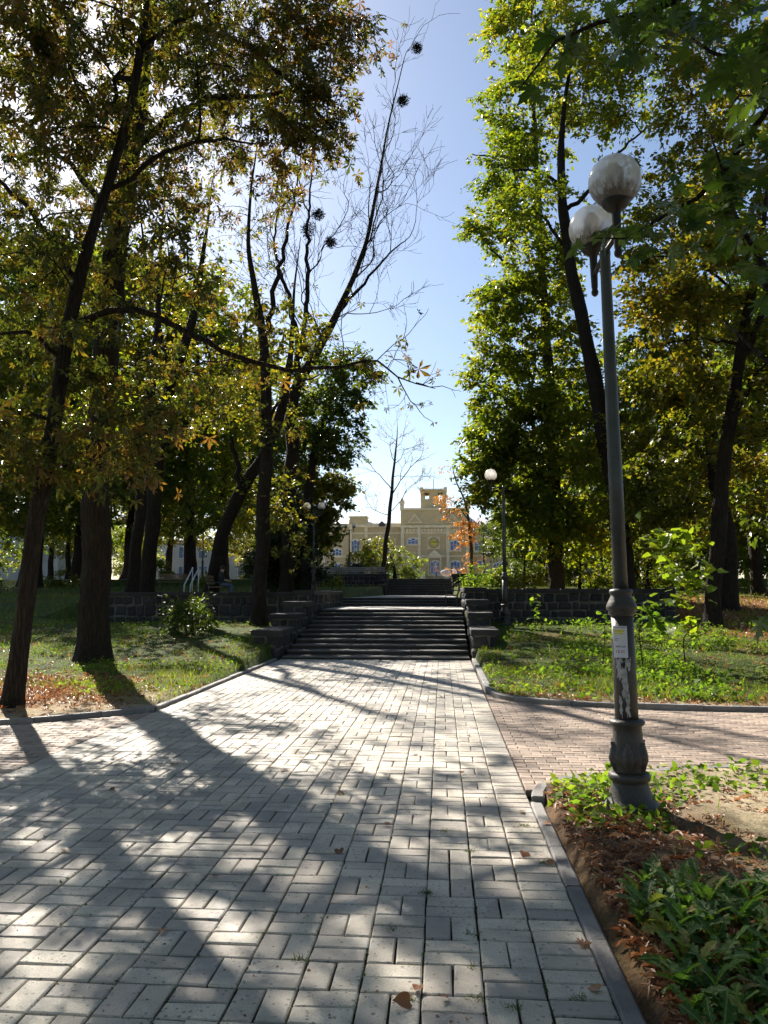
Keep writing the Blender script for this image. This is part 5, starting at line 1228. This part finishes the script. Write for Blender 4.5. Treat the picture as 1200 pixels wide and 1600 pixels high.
cl_spots = [(960, 365, 4.4, 26, 12, 9), (905, 375, 4.4, 12, 6, 2), (1060, 330, 4.2, 50, 40, 18), (1130, 270, 4.1, 50, 45, 20), (1190, 180, 3.9, 40, 60, 18), (1010, 380, 4.3, 24, 22, 7), (1100, 360, 4.3, 40, 40, 12),
            (830, 140, 4.0, 18, 22, 5), (880, 70, 4.0, 30, 25, 8), (960, 25, 4.0, 60, 28, 20), (1060, 15, 3.9, 60, 30, 22), (1150, 40, 3.8, 55, 40, 22), (1180, 420, 3.6, 30, 40, 12), (1140, 330, 3.8, 30, 50, 14), (1170, 260, 3.8, 40, 40, 12), (1130, 110, 3.7, 60, 50, 20), (1190, 90, 3.6, 40, 60, 18), (1000, 60, 3.9, 50, 30, 10), (1197, 962, 2.5, 6, 3, 1)]
for px, py, Y, sx, sy, n in cl_spots:
    for _ in range(n):
        p_ = at(px + R.gauss(0, sx * .6), py + R.gauss(0, sy * .6), Y + R.gauss(0, .12))
        s = R.uniform(.65, 1.15)
        inst('leaf', R.choice(leaf_me), mtree, p_, (R.gauss(-.55, .45), R.gauss(0, .5), R.uniform(0, 2 * PI)), (s, s, s))

# background trees from shared prototypes
PROTO = []
for q, (lm, bk) in enumerate((('linden', 'bark'), ('linden_yellow', 'bark'), ('dark_leaf', 'bark'))):
    rr = random.Random(60 + q); P0 = [(0, 0, -.3, .3), (.1, .05, 2, .27), (.15, 0, 5, .22), (rr.uniform(-.6, .6), .2, 9, .15), (rr.uniform(-.8, .8), .3, 13, .06)]
    bl = [((rr.uniform(-2.4, 2.4), rr.uniform(-2.4, 2.4), 3.6 + 10.5 * k / 17), (1.8, 1.8, 1.2), 11, 1.0) for k in range(18)]
    PROTO.append((P0, bl, lm, bk))
rr = random.Random(66)
for lm in ('dark_leaf', 'linden'):
    PROTO.append(([(0, 0, -.3, .14), (.1, .05, 1, .12), (.15, 0, 2.5, .08), (.2, .2, 4.5, .03)], [((rr.uniform(-2.6, 2.6), rr.uniform(-2, 2), .8 + 5.2 * k / 12), (1.3, 1.3, .8), 8, .7) for k in range(13)], lm, 'bark'))
bgspec = [ # px, Y, height scale, proto, label
    (105, 60, 1.7, 0, 'tall green tree filling the sky gap behind the massive trunk'), (190, 62, 1.9, 1, 'tall yellow-green tree showing above the close pair of trunks'), (292, 66, 1.8, 0, 'tall green tree showing above the handrail'), (345, 72, 1.5, 1, 'tall yellowing tree showing above the strongly leaning trunk'), (20, 50, 1.6, 2, 'tall dark tree behind the long arching branch of the leaning tree'), (415, 72, 1.3, 0, 'tall green tree behind the slender trunk'),
    (40, 48, 1.0, 0, 'background tree with thin dark trunk behind the leaning tree'), (-40, 40, 1.1, 1, 'yellowing background tree at the picture edge behind the leaning tree'), (120, 58, 1.1, 2, 'dark background tree just behind the massive trunk'),
    (285, 60, 1.0, 0, 'green background tree between the close pair of trunks and the leaning trunk'), (255, 75, 1.1, 1, 'yellow-green tree far behind the bench'),
    (350, 90, 1.1, 1, 'far yellow tree above the low pale building'),
    (805, 50, .62, 2, 'dark low tree behind the single-globe lamp'), (840, 72, .8, 0, 'green background tree behind the sunlit brown trunk'), (900, 60, 1.0, 2, 'dark background tree between the brown trunk and the near lamp'), (945, 76, 1.0, 0, 'background tree above the parked car'),
    (1010, 48, 1.0, 2, 'dark background tree behind the bright sapling'), (1070, 60, 1.1, 0, 'background tree behind the pale lamp globe'), (1165, 38, 1.0, 1, 'brownish tree with two thin trunks near the picture edge behind the forked trunk'), (1230, 44, 1.1, 0, 'background tree at the picture edge behind the leaf litter'), (1120, 85, 1.2, 2, 'far dark tree closing the view behind the forked trunk'),
    (1190, 33, .95, 2, 'dark tree near the picture edge beyond the leaf litter'), (215, 100, 1.2, 0, 'far green tree between the massive trunk and the pair'), (60, 85, 1.1, 2, 'far dark tree between the leaning tree and the massive trunk'), (470, 70, .8, 1, 'yellow-green tree in front of the left wing of the building'), (-90, 60, 1.2, 2, 'dark far tree beyond the picture edge side of the lawn'), (1280, 60, 1.2, 0, 'far green tree beyond the picture edge side of the litter'), (535, 175, 1.0, 1, 'treetop showing above the roof of the building')]
for px, Y, s, q, lab in ((-60, 95, 1.25, 0, 'far green tree at the picture edge beyond the leaning tree and the pale building'), (90, 70, .9, 1, 'yellowish far tree in the gap right of the leaning trunk'), (150, 120, 1.3, 2, 'distant dark tree hidden mostly by the massive trunk'), (205, 90, .9, 0, 'distant green tree left of the close pair of trunks'),
        (400, 105, 1.0, 1, 'distant yellow tree between leaning and slender trunks'), (440, 88, .8, 2, 'distant dark tree left of the yew behind the terrace'), (790, 66, .6, 0, 'low green tree behind the two-globe lamp in the linden leaves'), (870, 92, .9, 1, 'yellowish distant tree right behind the sunlit brown trunk'),
        (910, 120, 1.1, 2, 'distant dark tree left of the parked car'), (985, 62, .85, 0, 'green tree behind the dark curving trunk'), (1040, 95, 1.2, 1, 'yellowish distant tree above the bright sapling'), (1100, 70, 1.0, 2, 'dark tree just left of the forked trunk'), (1150, 110, 1.3, 0, 'distant green tree right of the forked trunk'),
        (1210, 80, 1.2, 1, 'yellowish tree at the picture edge above the leaf litter'), (1270, 95, 1.3, 2, 'distant dark tree past the picture edge on the litter side'), (1000, 135, 1.3, 0, 'farthest green tree between curving trunk and sapling'),
        (190, 75, .8, 4, 'low green tree beside the massive trunk in the distance'), (440, 62, .8, 3, 'low dark tree behind the yew'),
        (-50, 70, 1.0, 4, 'low green tree at the picture edge beyond the leaning tree'), (815, 44, .55, 3, 'low dark tree between the single-globe lamp and the brown trunk'), (900, 44, .6, 4, 'low green tree right of the sunlit brown trunk'), (950, 52, .75, 3, 'low dark tree behind the near lamp pole'), (1005, 38, .6, 4, 'low green tree right of the curving trunk'),
        (1060, 48, .8, 3, 'low dark tree behind the bright sapling'), (1110, 44, .75, 4, 'low green tree behind the forked trunk'), (1170, 50, .9, 3, 'low dark tree right of the forked trunk'), (1230, 40, .9, 4, 'low green tree at the picture edge beyond the litter'), (845, 56, .75, 4, 'low green tree just left of the sunlit brown trunk'), (1130, 66, 1.1, 3, 'low dark tree far behind the forked trunk'), (415, 80, 1.0, 4, 'low green tree far behind the slender trunk')):
    bgspec.append((px, Y, s, q, lab))
bgspec += [(None, (-8.5, -6.5), 1.75, 2, 'unseen tall dark tree added to block sky light, beside the path behind the viewpoint, lawn corner side'), (None, (7.5, -6.0), 1.75, 0, 'unseen tall green tree added to block sky light, behind the viewpoint on the lamp side'), (None, (-15, 1.5), 1.7, 0, 'unseen tall green tree added to block sky light, beyond the brick path outside the view'), (None, (11.5, 1.0), 1.6, 2, 'unseen tall dark tree added to block sky light, beyond the near bed outside the view')]  # unseen trees added around the viewpoint to cut sky fill and deepen shade
first = [None] * 5
for px, Y, s, q, lab in bgspec:
    if px is None: x, Y = Y
    else: x = (px - 690) * Y / FPX
    z = Hs(x, Y) if Y < 140 else PLZ
    if first[q] is None:
        P0, bl, lm, bk = PROTO[q]
        first[q] = make_tree('background_tree', lab, P0, [], bl, dict(tpl='oval', size=.22, n=95, spread=.55, droop=.4), 'background trees' if q < 3 else 'understory trees', 61 + q, bk, lm, 3, 12)
        o = first[q]; o.location = (x, Y, z + .3 * 0); o.scale = (s, s, s)
    else: copy_tree(first[q], 'background_tree', (x, Y, z), R.uniform(0, 6.28), s, lab, 'background trees' if q < 3 else 'understory trees')

# plaza trees before the building
make_tree('weeping_tree', 'rounded weeping tree with yellow-green leaves before the building', [(at(617, 900, 64)[0], 64, PLZ - .1, .13), (at(615, 880, 64)[0], 64, PLZ + 1.2, .11), (at(610, 860, 64)[0], 64, PLZ + 2.1, .06)], [],
    [blob(600, 868, 64, 45, 16, 1.8, 24), blob(630, 880, 64, 34, 16, 1.6, 18), blob(570, 880, 64, 26, 16, 1.4, 14), blob(645, 893, 64, 20, 14, 1.0, 9), blob(610, 892, 64.5, 30, 14, 1.2, 12, .9)], dict(tpl='oval', size=.17, n=80, spread=.42, droop=.8, hang=.5), 'small trees before the building', 71, 'bark', 'linden', 1)
make_tree('maple_tree', 'young golden-topped tree merging with the weeping tree', [(at(575, 900, 63)[0], 66, PLZ - .1, .1), (at(578, 870, 63)[0], 66, PLZ + 1.8, .07), (at(585, 850, 63)[0], 66, PLZ + 3.2, .03)], [], [blob(598, 852, 66, 26, 14, 1.3, 12, .9), blob(580, 862, 66, 26, 12, 1.3, 10, .9)], dict(tpl='oval', size=.18, n=110, spread=.42, droop=.5), 'small trees before the building', 72, 'bark', 'linden_yellow', 1)
rngb = np.random.default_rng(5)
tb = make_tree('bare_tree', 'slender nearly leafless tree standing by the upper stairs against the sky', poly([(598, 903, 59, .2), (602, 860, 59, .17), (608, 810, 59, .15), (612, 770, 59, .12), (616, 725, 59, .09), (620, 690, 59, .05), (621, 665, 59, .02)]), [], [], dict(tpl='oval', size=.1, n=0, spread=.3), 'small trees before the building', 73, 'bark_light', 'linden', 0)
ch, tips = bare_growth([(at(px, py, 59), unit(np.array((dx, rngb.normal() * .3, dz))), L, r, k) for px, py, dx, dz, L, r, k in ((611, 775, .5, .8, 2.2, .06, 4), (609, 800, .7, .4, 1.8, .04, 4), (612, 765, -.5, .8, 1.9, .04, 4), (616, 725, .5, .8, 1.5, .03, 4), (616, 720, -.5, .8, 1.4, .03, 4), (619, 700, .4, .8, 1.1, .02, 3), (620, 690, -.4, .8, 1.1, .02, 3), (621, 668, 0, 1, .8, .015, 2), (608, 805, -.7, .5, 1.6, .03, 4), (614, 745, .8, .4, 1.4, .025, 4))], rngb, 4, ang=.42, up=.2, minr=.006)
V, F = tubes_np(ch, 4); o = add('branches', V, F, 'twig', tb); o['kind'] = 'stuff'
P8 = tips[rngb.integers(0, len(tips), 700)] + rngb.normal(size=(700, 3)) * .12; V, F = rand_leaves('oval', P8, rngb.uniform(.06, .12, 700), rngb); o = add('crown', V, F, 'orange_leaf', tb); o['kind'] = 'stuff'
make_tree('orange_tree', 'thin tree with orange autumn leaves in front of the clock building', poly([(737, 903, 66, .17), (736, 860, 66, .14), (732, 810, 66, .11), (725, 780, 66, .08), (712, 750, 66, .05), (706, 725, 66, .02)]), [poly([(733, 815, 66, .05), (715, 790, 66, .04), (695, 775, 66, .02)])],
    [blob(722, 835, 66, 20, 26, 1.2, 12, .6), blob(735, 850, 66, 18, 40, 1.2, 12, .6), blob(690, 785, 66, 14, 14, .8, 7, .6), blob(712, 805, 66, 16, 16, 1.0, 7, .5), blob(728, 885, 66, 18, 12, 1, 6, .6), blob(705, 735, 66, 16, 22, 1, 8, .12), blob(722, 770, 66, 18, 20, 1, 8, .15)], dict(tpl='oval', size=.17, n=75, spread=.4, droop=.6), 'small trees before the building', 74, 'bark_light', 'orange_leaf', 3)

# ------------------------------------------------------------------ shrubs and saplings
def shrub(name, label, px, py, Y, rx, ry, rd, k, mat, tpl='oval', size=.1, n=90, spread=.22, grp='shrubs', z=None):
    c = at(px, py, Y); zb = Hs(c[0], Y) if z is None else z
    return make_tree(name, label, [(c[0], Y, zb - .05, .03), (c[0], Y, zb + .25 * max(.3, c[2] - zb), .025), (c[0], Y, max(zb + .25, c[2]), .012)], [], [blob(px, py, Y, rx, ry, rd, k, 1.0)], dict(tpl=tpl, size=size, n=n, spread=spread, droop=.2), grp, abs(hash(label)) % 9999 if False else (px * 7 + py) % 9999, 'bark', mat, 2, 8, .2, 'shrub', rtip=.004)
shrub('feathery_shrub', 'dark feathery shrub on the lawn before the rubble wall', 300, 965, 20.5, 36, 30, .55, 22, 'dark_leaf', 'narrow', .12, 80)
shrub('yellow_shrub', 'yellow-green low shrub on the terrace left of the sunlit brown trunk', 825, 908, 31, 22, 10, .6, 10, 'linden_yellow', 'oval', .1, 70)
shrub('yellow_shrub', 'yellow-green low shrub on the terrace just behind the single-globe lamp', 785, 907, 29, 18, 10, .6, 9, 'linden_yellow', 'oval', .1, 70)
shrub('grey_shrub', 'pale grey-green shrub over the wall end beside the stairs', 742, 906, 27.5, 16, 9, .5, 9, 'cover', 'narrow', .1, 70)
shrub('green_shrub', 'green bush on the terrace between the grey shrub and the lamp', 765, 896, 36, 22, 16, .8, 12, 'linden', 'oval', .12, 80)
shrub('round_bush', 'dark clipped round bush on the plaza by the distant two-globe lamp', 553, 893, 60.5, 13, 12, .7, 14, 'yew', 'oval', .14, 110, z=PLZ)
shrub('green_shrub', 'light green bush at the foot of the distant two-globe lamp', 525, 897, 59.5, 20, 12, .8, 12, 'linden', 'oval', .15, 90, z=PLZ)
shrub('young_shrub', 'thin green shrub growing in the sunny terrace grass near the stairs', 519, 908, 44, 13, 13, .4, 8, 'linden', 'oval', .13, 60)
shrub('green_shrub', 'bush beneath the dark bench between the trunks', 240, 890, 50, 26, 14, .9, 12, 'linden', 'oval', .16, 80)
shrub('green_shrub', 'bush under the background trees beside the massive trunk', 95, 905, 52, 30, 16, 1, 12, 'linden_yellow', 'oval', .16, 80)
shrub('young_shrub', 'small leafy shrub on the terrace grass behind the massive trunk', 330, 905, 50, 18, 14, .8, 9, 'linden', 'oval', .15, 70)
shrub('green_shrub', 'sunny bush behind the retaining wall near the parked car', 930, 905, 48, 34, 14, 1, 14, 'linden', 'oval', .17, 80)
shrub('green_shrub', 'sunny bush beyond the bright sapling', 1040, 905, 46, 30, 14, 1, 12, 'linden_yellow', 'oval', .16, 80)

def sapling(label, px, py, Y, tops, mat='sapling', size=.12, tpl='broad'):
    b = ground_hit(px, py, 0); x = at(px, py, Y)[0]; zb = Hs(x, Y)
    t = thing('sapling', (x, Y, zb), label, 'sapling', 'saplings')
    rg = np.random.default_rng(px * 3 + py); stem = [np.array((x, Y, zb - .05))]
    for (qx, qy, sx, sy, n) in sorted(tops, key=lambda a: -a[1]): stem.append(at(qx, qy, Y))
    if len(stem) < 3: stem.insert(1, (stem[0] + stem[1]) / 2 + rg.normal(size=3) * .03)
    P = cr(np.array(stem), .1); V, F = tube(P, np.linspace(.013, .004, len(P)), 7); add('stem', V, F, 'bark_light', t, True)
    for (qx, qy, sx, sy, n) in tops:
        c = at(qx, qy, Y); s = Y / FPX
        for k in range(n):
            d = np.array((rg.normal() * sx * s * .55, rg.normal() * sx * s * .55, rg.normal() * sy * s * .55)); p_ = c + d
            sc = size * rg.uniform(.7, 1.25); tw = np.array([c - (0, 0, .5 * sy * s), p_])
            me = LEAFM[(tpl, mat)][k % 3]
            o = inst('leaf', me, t, p_, (rg.normal() * .45 - .2, rg.normal() * .45, rg.uniform(0, 6.28)), (sc, sc, sc))
            if k % 2 == 0:
                V, F = tube(tw, np.array([.004, .002]), 4); add('twig', V, F, 'bark_light', t)
    return t
def leaf_variants(tpl, mat, n=3):
    out = []
    for q in range(n):
        V, F = TPL[tpl]; V = V.copy(); V[:, 2] += NR.normal(0, .03, len(V)); out.append(mk_mesh('leaf', V, F, mat))
    return out
# fuller leaf for saplings
def tpl_heart():
    pts = [(0, 0), (.25, -.08), (.45, .08), (.48, .32), (.34, .62), (.14, .85), (0, 1.05)]; full = pts + [(-x, y) for x, y in reversed(pts[1:-1])]
    V = [(0, .4, .03)] + [(x, y, .10 * abs(x) - .12 * max(0, y - .5)) for x, y in full]; n = len(full)
    return np.array(V, float), np.array([(0, 1 + (k + 1) % n, 1 + k) for k in range(n)])
TPL['heart'] = tpl_heart()
LEAFM = {('heart', 'sapling'): leaf_variants('heart', 'sapling'), ('heart', 'cover'): leaf_variants('heart', 'cover'), ('narrow', 'cover'): leaf_variants('narrow', 'cover')}
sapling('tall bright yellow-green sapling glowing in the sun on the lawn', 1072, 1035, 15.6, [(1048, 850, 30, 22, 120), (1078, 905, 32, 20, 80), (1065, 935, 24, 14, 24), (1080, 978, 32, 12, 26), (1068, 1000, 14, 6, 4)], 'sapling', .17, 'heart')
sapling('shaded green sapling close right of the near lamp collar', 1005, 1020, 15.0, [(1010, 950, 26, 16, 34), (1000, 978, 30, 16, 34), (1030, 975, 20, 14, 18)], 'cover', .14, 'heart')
sapling('thin green sapling left of the near lamp shaft', 940, 1010, 15.4, [(942, 965, 14, 14, 10), (945, 990, 14, 10, 8)], 'cover', .12, 'heart')
sapling('small upright sapling in front of the dark retaining wall', 837, 985, 22.8, [(836, 935, 8, 10, 9), (838, 955, 9, 10, 9), (836, 975, 9, 8, 7)], 'cover', .15, 'heart')

# ------------------------------------------------------------------ grass, ground cover, litter
def scatter(n, x0, x1, y0, y1, seed, dens=None):
    rg = np.random.default_rng(seed); x = rg.uniform(x0, x1, n)
    y = 1 / rg.uniform(1 / y1, 1 / y0, n) if y0 > 1 else rg.uniform(y0, y1, n)
    ok = ~path_in(x, y) & ~cross_in(x, y, .1) & ~((x > PX0 - .7) & (x < PX1 + .75) & (y > 18.2) & (y < 32.8)) & ~((x > PX0) & (x < PX1) & (y > 32)) & ~((y > WY - .05) & (y < WY + .6) & (x > WL) & (x < WR))
    px = 690 + x * FPX / y; ok &= (px > -60) & (px < 1260)
    if dens is not None: ok &= rg.random(n) < dens(x, y)
    return x[ok], y[ok], rg
def blades(name, x, y, rg, h, mat, tpl='blade', lean=.5, zoff=0.0):
    N = len(x); P = np.stack([x, y, H(x, y) - .01 + zoff], -1)
    ax = np.stack([rg.normal(size=N) * lean, rg.normal(size=N) * lean, np.ones(N)], -1); nm = rg.normal(size=(N, 3)); nm[:, 2] *= .3
    V, F = leaves(tpl, P, ax, nm, h); o = add(name, V, F, mat); tag(o, kind='stuff'); return o
def cover_leaves(name, x, y, rg, zmax, size, mat, tpl='oval', up=1.2):
    N = len(x); P = np.stack([x, y, H(x, y) + zmax * rg.random(N) ** .7], -1)
    V, F = rand_leaves(tpl, P, size, rg, up, .1, .7); o = add(name, V, F, mat); tag(o, kind='stuff'); return o
turf = lambda x, y: cover_fn(x, y)[0] * (.10 + .90 * sm(.28, .62, .65 * vnoise(x, y, 1.1, 4) + .35 * vnoise(x, y, .35, 14)))
x, y, rg = scatter(85000, -16, -4, 9, 26, 101, turf); o = blades('grass', x, y, rg, .04 + rg.random(len(x)) ** 2 * .13, 'grass'); o['label'] = 'short sunlit grass on the lawn around the thick trunk'
x, y, rg = scatter(36000, -16, -4.1, 10, 25, 102, lambda x, y: turf(x, y) * sm(.35, .7, vnoise(x, y, .7, 42))); cover_leaves('ground_cover', x, y, rg, .14, rg.uniform(.03, .075, len(x)), 'cover')
x, y, rg = scatter(80000, .8, 15, 11, 25, 103, turf); o = blades('grass', x, y, rg, .04 + rg.random(len(x)) ** 2 * .15, 'grass')
lush = lambda x, y: turf(x, y) * (.3 + .7 * sm(1.5, 4, x))
x, y, rg = scatter(80000, .8, 15, 11.2, 24.5, 104, lambda x, y: lush(x, y) * sm(.3, .65, vnoise(x, y, .7, 41))); cover_leaves('ground_cover', x, y, rg, .10 + .2 * vnoise(x, y, .9, 6) * sm(1.5, 4.5, x), np.clip(rg.lognormal(-2.75, .4, len(x)), .025, .14), 'cover', 'oval')
x, y, rg = scatter(40000, -30, 30, 25.2, 56, 105); o = blades('grass', x, y, rg, rg.uniform(.08, .24, len(x)), 'grass')
# near bed
nb = lambda x, y: np.where((np.abs(x - 1.2) < .35) & (y > 5.3) & (y < 6.9), .45, 0) + .28 * ((y > 6.3) & (x > 1.2)) + .25 * sm(.6, .85, vnoise(x, y, .6, 8))
x, y, rg = scatter(15000, .82, 5, 4.3, 7.5, 106, nb); cover_leaves('low_weeds', x, y, rg, .03 + .09 * vnoise(x, y, .25, 15), rg.uniform(.03, .095, len(x)), 'cover', 'oval', .9)
x, y, rg = scatter(9000, .82, 5, 2.2, 7.5, 107, lambda x, y: .3 * sm(.55, .8, vnoise(x, y, .5, 3)) + .6 * np.exp(-(((x - 2.55) / .4) ** 2 + ((y - 5.3) / .4) ** 2))); blades('grass_tufts', x, y, rg, rg.uniform(.04, .12, len(x)), 'grass')
def litter(name, n, x0, x1, y0, y1, seed, dens, s0, s1):
    x, y, rg = scatter(n, x0, x1, y0, y1, seed, dens); N = len(x); P = np.stack([x, y, H(x, y) + .008 + .02 * rg.random(N)], -1)
    V, F = rand_leaves('palm' if N < 5000 or seed == 111 else 'broad', P, rg.uniform(s0, s1, N), rg, 1.6, 0, .55); o = add(name, V, F, 'litter'); tag(o, kind='stuff'); return o
lit = lambda x, y: cover_fn(x, y)[1]
litter('leaf_litter', 9500, .77, 3.4, 2.0, 6.5, 111, lambda x, y: np.maximum(.22 * sm(.4, .7, vnoise(x, y, .4, 21)), 1 - sm(1.1, 2.1, x)) * np.where(y < 6.4, 1, 0), .025, .085)
litter('leaf_litter', 9000, -9, -4, 8.8, 14, 112, lambda x, y: np.maximum(.05, lit(x, y)), .04, .10)
litter('leaf_litter', 14000, 5, 16, 18, 34, 113, lit, .05, .12)
litter('leaf_litter', 7000, .8, 12, 11, 18, 114, lambda x, y: .22 + .5 * (y < 12.3), .04, .10)
litter('leaf_litter', 5000, -14, -4.2, 12, 24, 115, lambda x, y: .28 + .6 * lit(x, y), .04, .10)

# dandelion rosettes in the near bed, every leaf a piece
def dandelion_leaf():
    n = 13; V = []; F = []
    for k in range(n + 1):
        t = k / n; w = (.035 + .135 * t ** .8 * (1 - t) ** .35 * 1.5) * (1 + (.5 if k % 2 else -.38) * (t < .85)); z = .55 * t - .75 * t * t; V += [(-w, t, z + .05), (0, t, z), (w, t, z + .05)]
        if k: b = 3 * (k - 1); F += [(b, b + 1, b + 4, b + 3), (b + 1, b + 2, b + 5, b + 4)]
    V[-3] = V[-2]; V[-1] = V[-2]
    return np.array(V, float), F
DL = []
for q in range(4):
    V, F = dandelion_leaf(); V[:, 0] += .06 * np.sin(V[:, 1] * 3 + q); V[:, 2] *= .6 + .25 * q; DL.append(mk_mesh('leaf', V, F, 'dandelion', True))
dl_spots = []
tries = 0
while len(dl_spots) < 58 and tries < 4000:
    tries += 1
    px = R.uniform(905, 1235); py = R.uniform(1400, 1680); g_ = ground_hit(px, py)
    if px < 900 + (1640 - py) * .0 or g_[0] < .92 + .02 * R.random(): continue
    if py < 1400 + (.12 * abs(px - 1040)) * .5: continue
    if all((g_[0] - a) ** 2 + (g_[1] - b) ** 2 > .115 ** 2 for a, b in dl_spots): dl_spots.append((g_[0], g_[1]))
dl_spots += [(1.28, 4.05), (1.02, 3.95)]
for a, b in dl_spots:
    t = thing('dandelion_plant', (a, b, Hs(a, b)), 'dark green leafy dandelion rosette in the shaded bed near the kerb', 'plant', 'dandelion plants in the near bed')
    n = R.randint(7, 12); a0 = R.uniform(0, 6.28)
    for k in range(n):
        s = R.uniform(.09, .2); inst('leaf', R.choice(DL), t, (a + R.gauss(0, .012), b + R.gauss(0, .012), Hs(a, b)), (R.uniform(.45, 1.25), R.gauss(0, .3), a0 + k * 2 * PI / n + R.gauss(0, .3)), (s * R.uniform(.6, 1.05), s, s * .8))

# grass tufts growing in the joints
for k, (px, py) in enumerate(((668, 1395), (740, 1460), (741, 1512), (745, 1560), (800, 1575), (640, 1562), (535, 1243), (905, 1560), (852, 1348), (612, 1452), (735, 1330), (696, 1300), (470, 1500), (820, 1290))):
    g_ = ground_hit(px, py); t = thing('grass_tuft', (g_[0], g_[1], 0), 'small dark grass tuft growing from a joint between pale pavers', 'grass tuft', 'tufts in the paver joints')
    N = R.randint(40, 90); P = np.stack([g_[0] + NR.normal(0, .018, N), g_[1] + NR.normal(0, .012, N), np.full(N, -.006)], -1)
    ax = np.stack([NR.normal(0, 1.6, N), NR.normal(0, 1.6, N), np.ones(N)], -1); V, F = leaves('blade', P, ax, NR.normal(size=(N, 3)), NR.uniform(.018, .045, N)); o = add('blades', V, F, 'dark_leaf', t); o['kind'] = 'stuff'
# crumbs, moss and dry bits caught in the joints
rgj = np.random.default_rng(404); Nj = 2600
cj = rgj.integers(1, ncol, Nj); yj = 1 / rgj.uniform(1 / 14, 1 / 2.2, Nj); clump = vnoise(cj * 3.1, yj, .35, 31) > .52
xj = PX0 + cj * (PX1 - PX0) / ncol + rgj.normal(0, .005, Nj)
P = np.stack([xj, yj, rgj.uniform(-.010, .002, Nj)], -1)[clump]; Nj = len(P)
V, F = leaves('oval', P, rgj.normal(size=(Nj, 3)) * (1, 1, .35), rgj.normal(size=(Nj, 3)) * .6 + (0, 0, 1), rgj.uniform(.008, .028, Nj)); o = add('joint_moss', V, F, 'dark_leaf'); tag(o, kind='stuff')
xj = rgj.uniform(PX0, PX1, 500); yj = 1 / rgj.uniform(1 / 15, 1 / 2.2, 500); P = np.stack([xj, yj, np.full(500, .004)], -1)
V, F = leaves('oval', P, rgj.normal(size=(500, 3)) * (1, 1, .2), rgj.normal(size=(500, 3)) * .4 + (0, 0, 1), rgj.uniform(.008, .024, 500)); o = add('leaf_crumbs', V, F, 'litter'); tag(o, kind='stuff')
# fallen leaves on the paving
fl = []
for q in range(3):
    V, F = TPL['heart' if q else 'maple']; V = V.copy(); V[:, 2] += .25 * V[:, 0] ** 2 + .12 * (V[:, 1] - .5) ** 2 + NR.normal(0, .03, len(V)); fl.append(mk_mesh('fallen_leaf', V, F, 'litter'))
spots = [(937, 1550), (865, 1352), (1000, 1255), (812, 1270), (548, 1193), (528, 1240), (445, 1205), (272, 1195), (820, 1335), (640, 1570), (700, 1560), (655, 1545), (180, 1235), (330, 1370), (610, 1290), (720, 1210), (735, 1150), (600, 1110), (690, 1090), (560, 1075), (480, 1085), (850, 1290), (905, 1480), (420, 1150), (650, 1180), (530, 1330), (250, 1460), (100, 1330), (870, 1150), (960, 1145), (1060, 1130), (1120, 1110), (700, 1055), (520, 1050), (620, 1060)]
for px, py in spots:
    g_ = ground_hit(px, py); s = R.uniform(.035, .075)
    o = inst('fallen_leaf', R.choice(fl), None, (g_[0], g_[1], .012), (R.gauss(0, .25), R.gauss(0, .25), R.uniform(0, 6.28)), (s, s, s))
    tag(o, 'dry brown fallen leaf lying on the paving', 'leaf', 'fallen leaves on the paving')
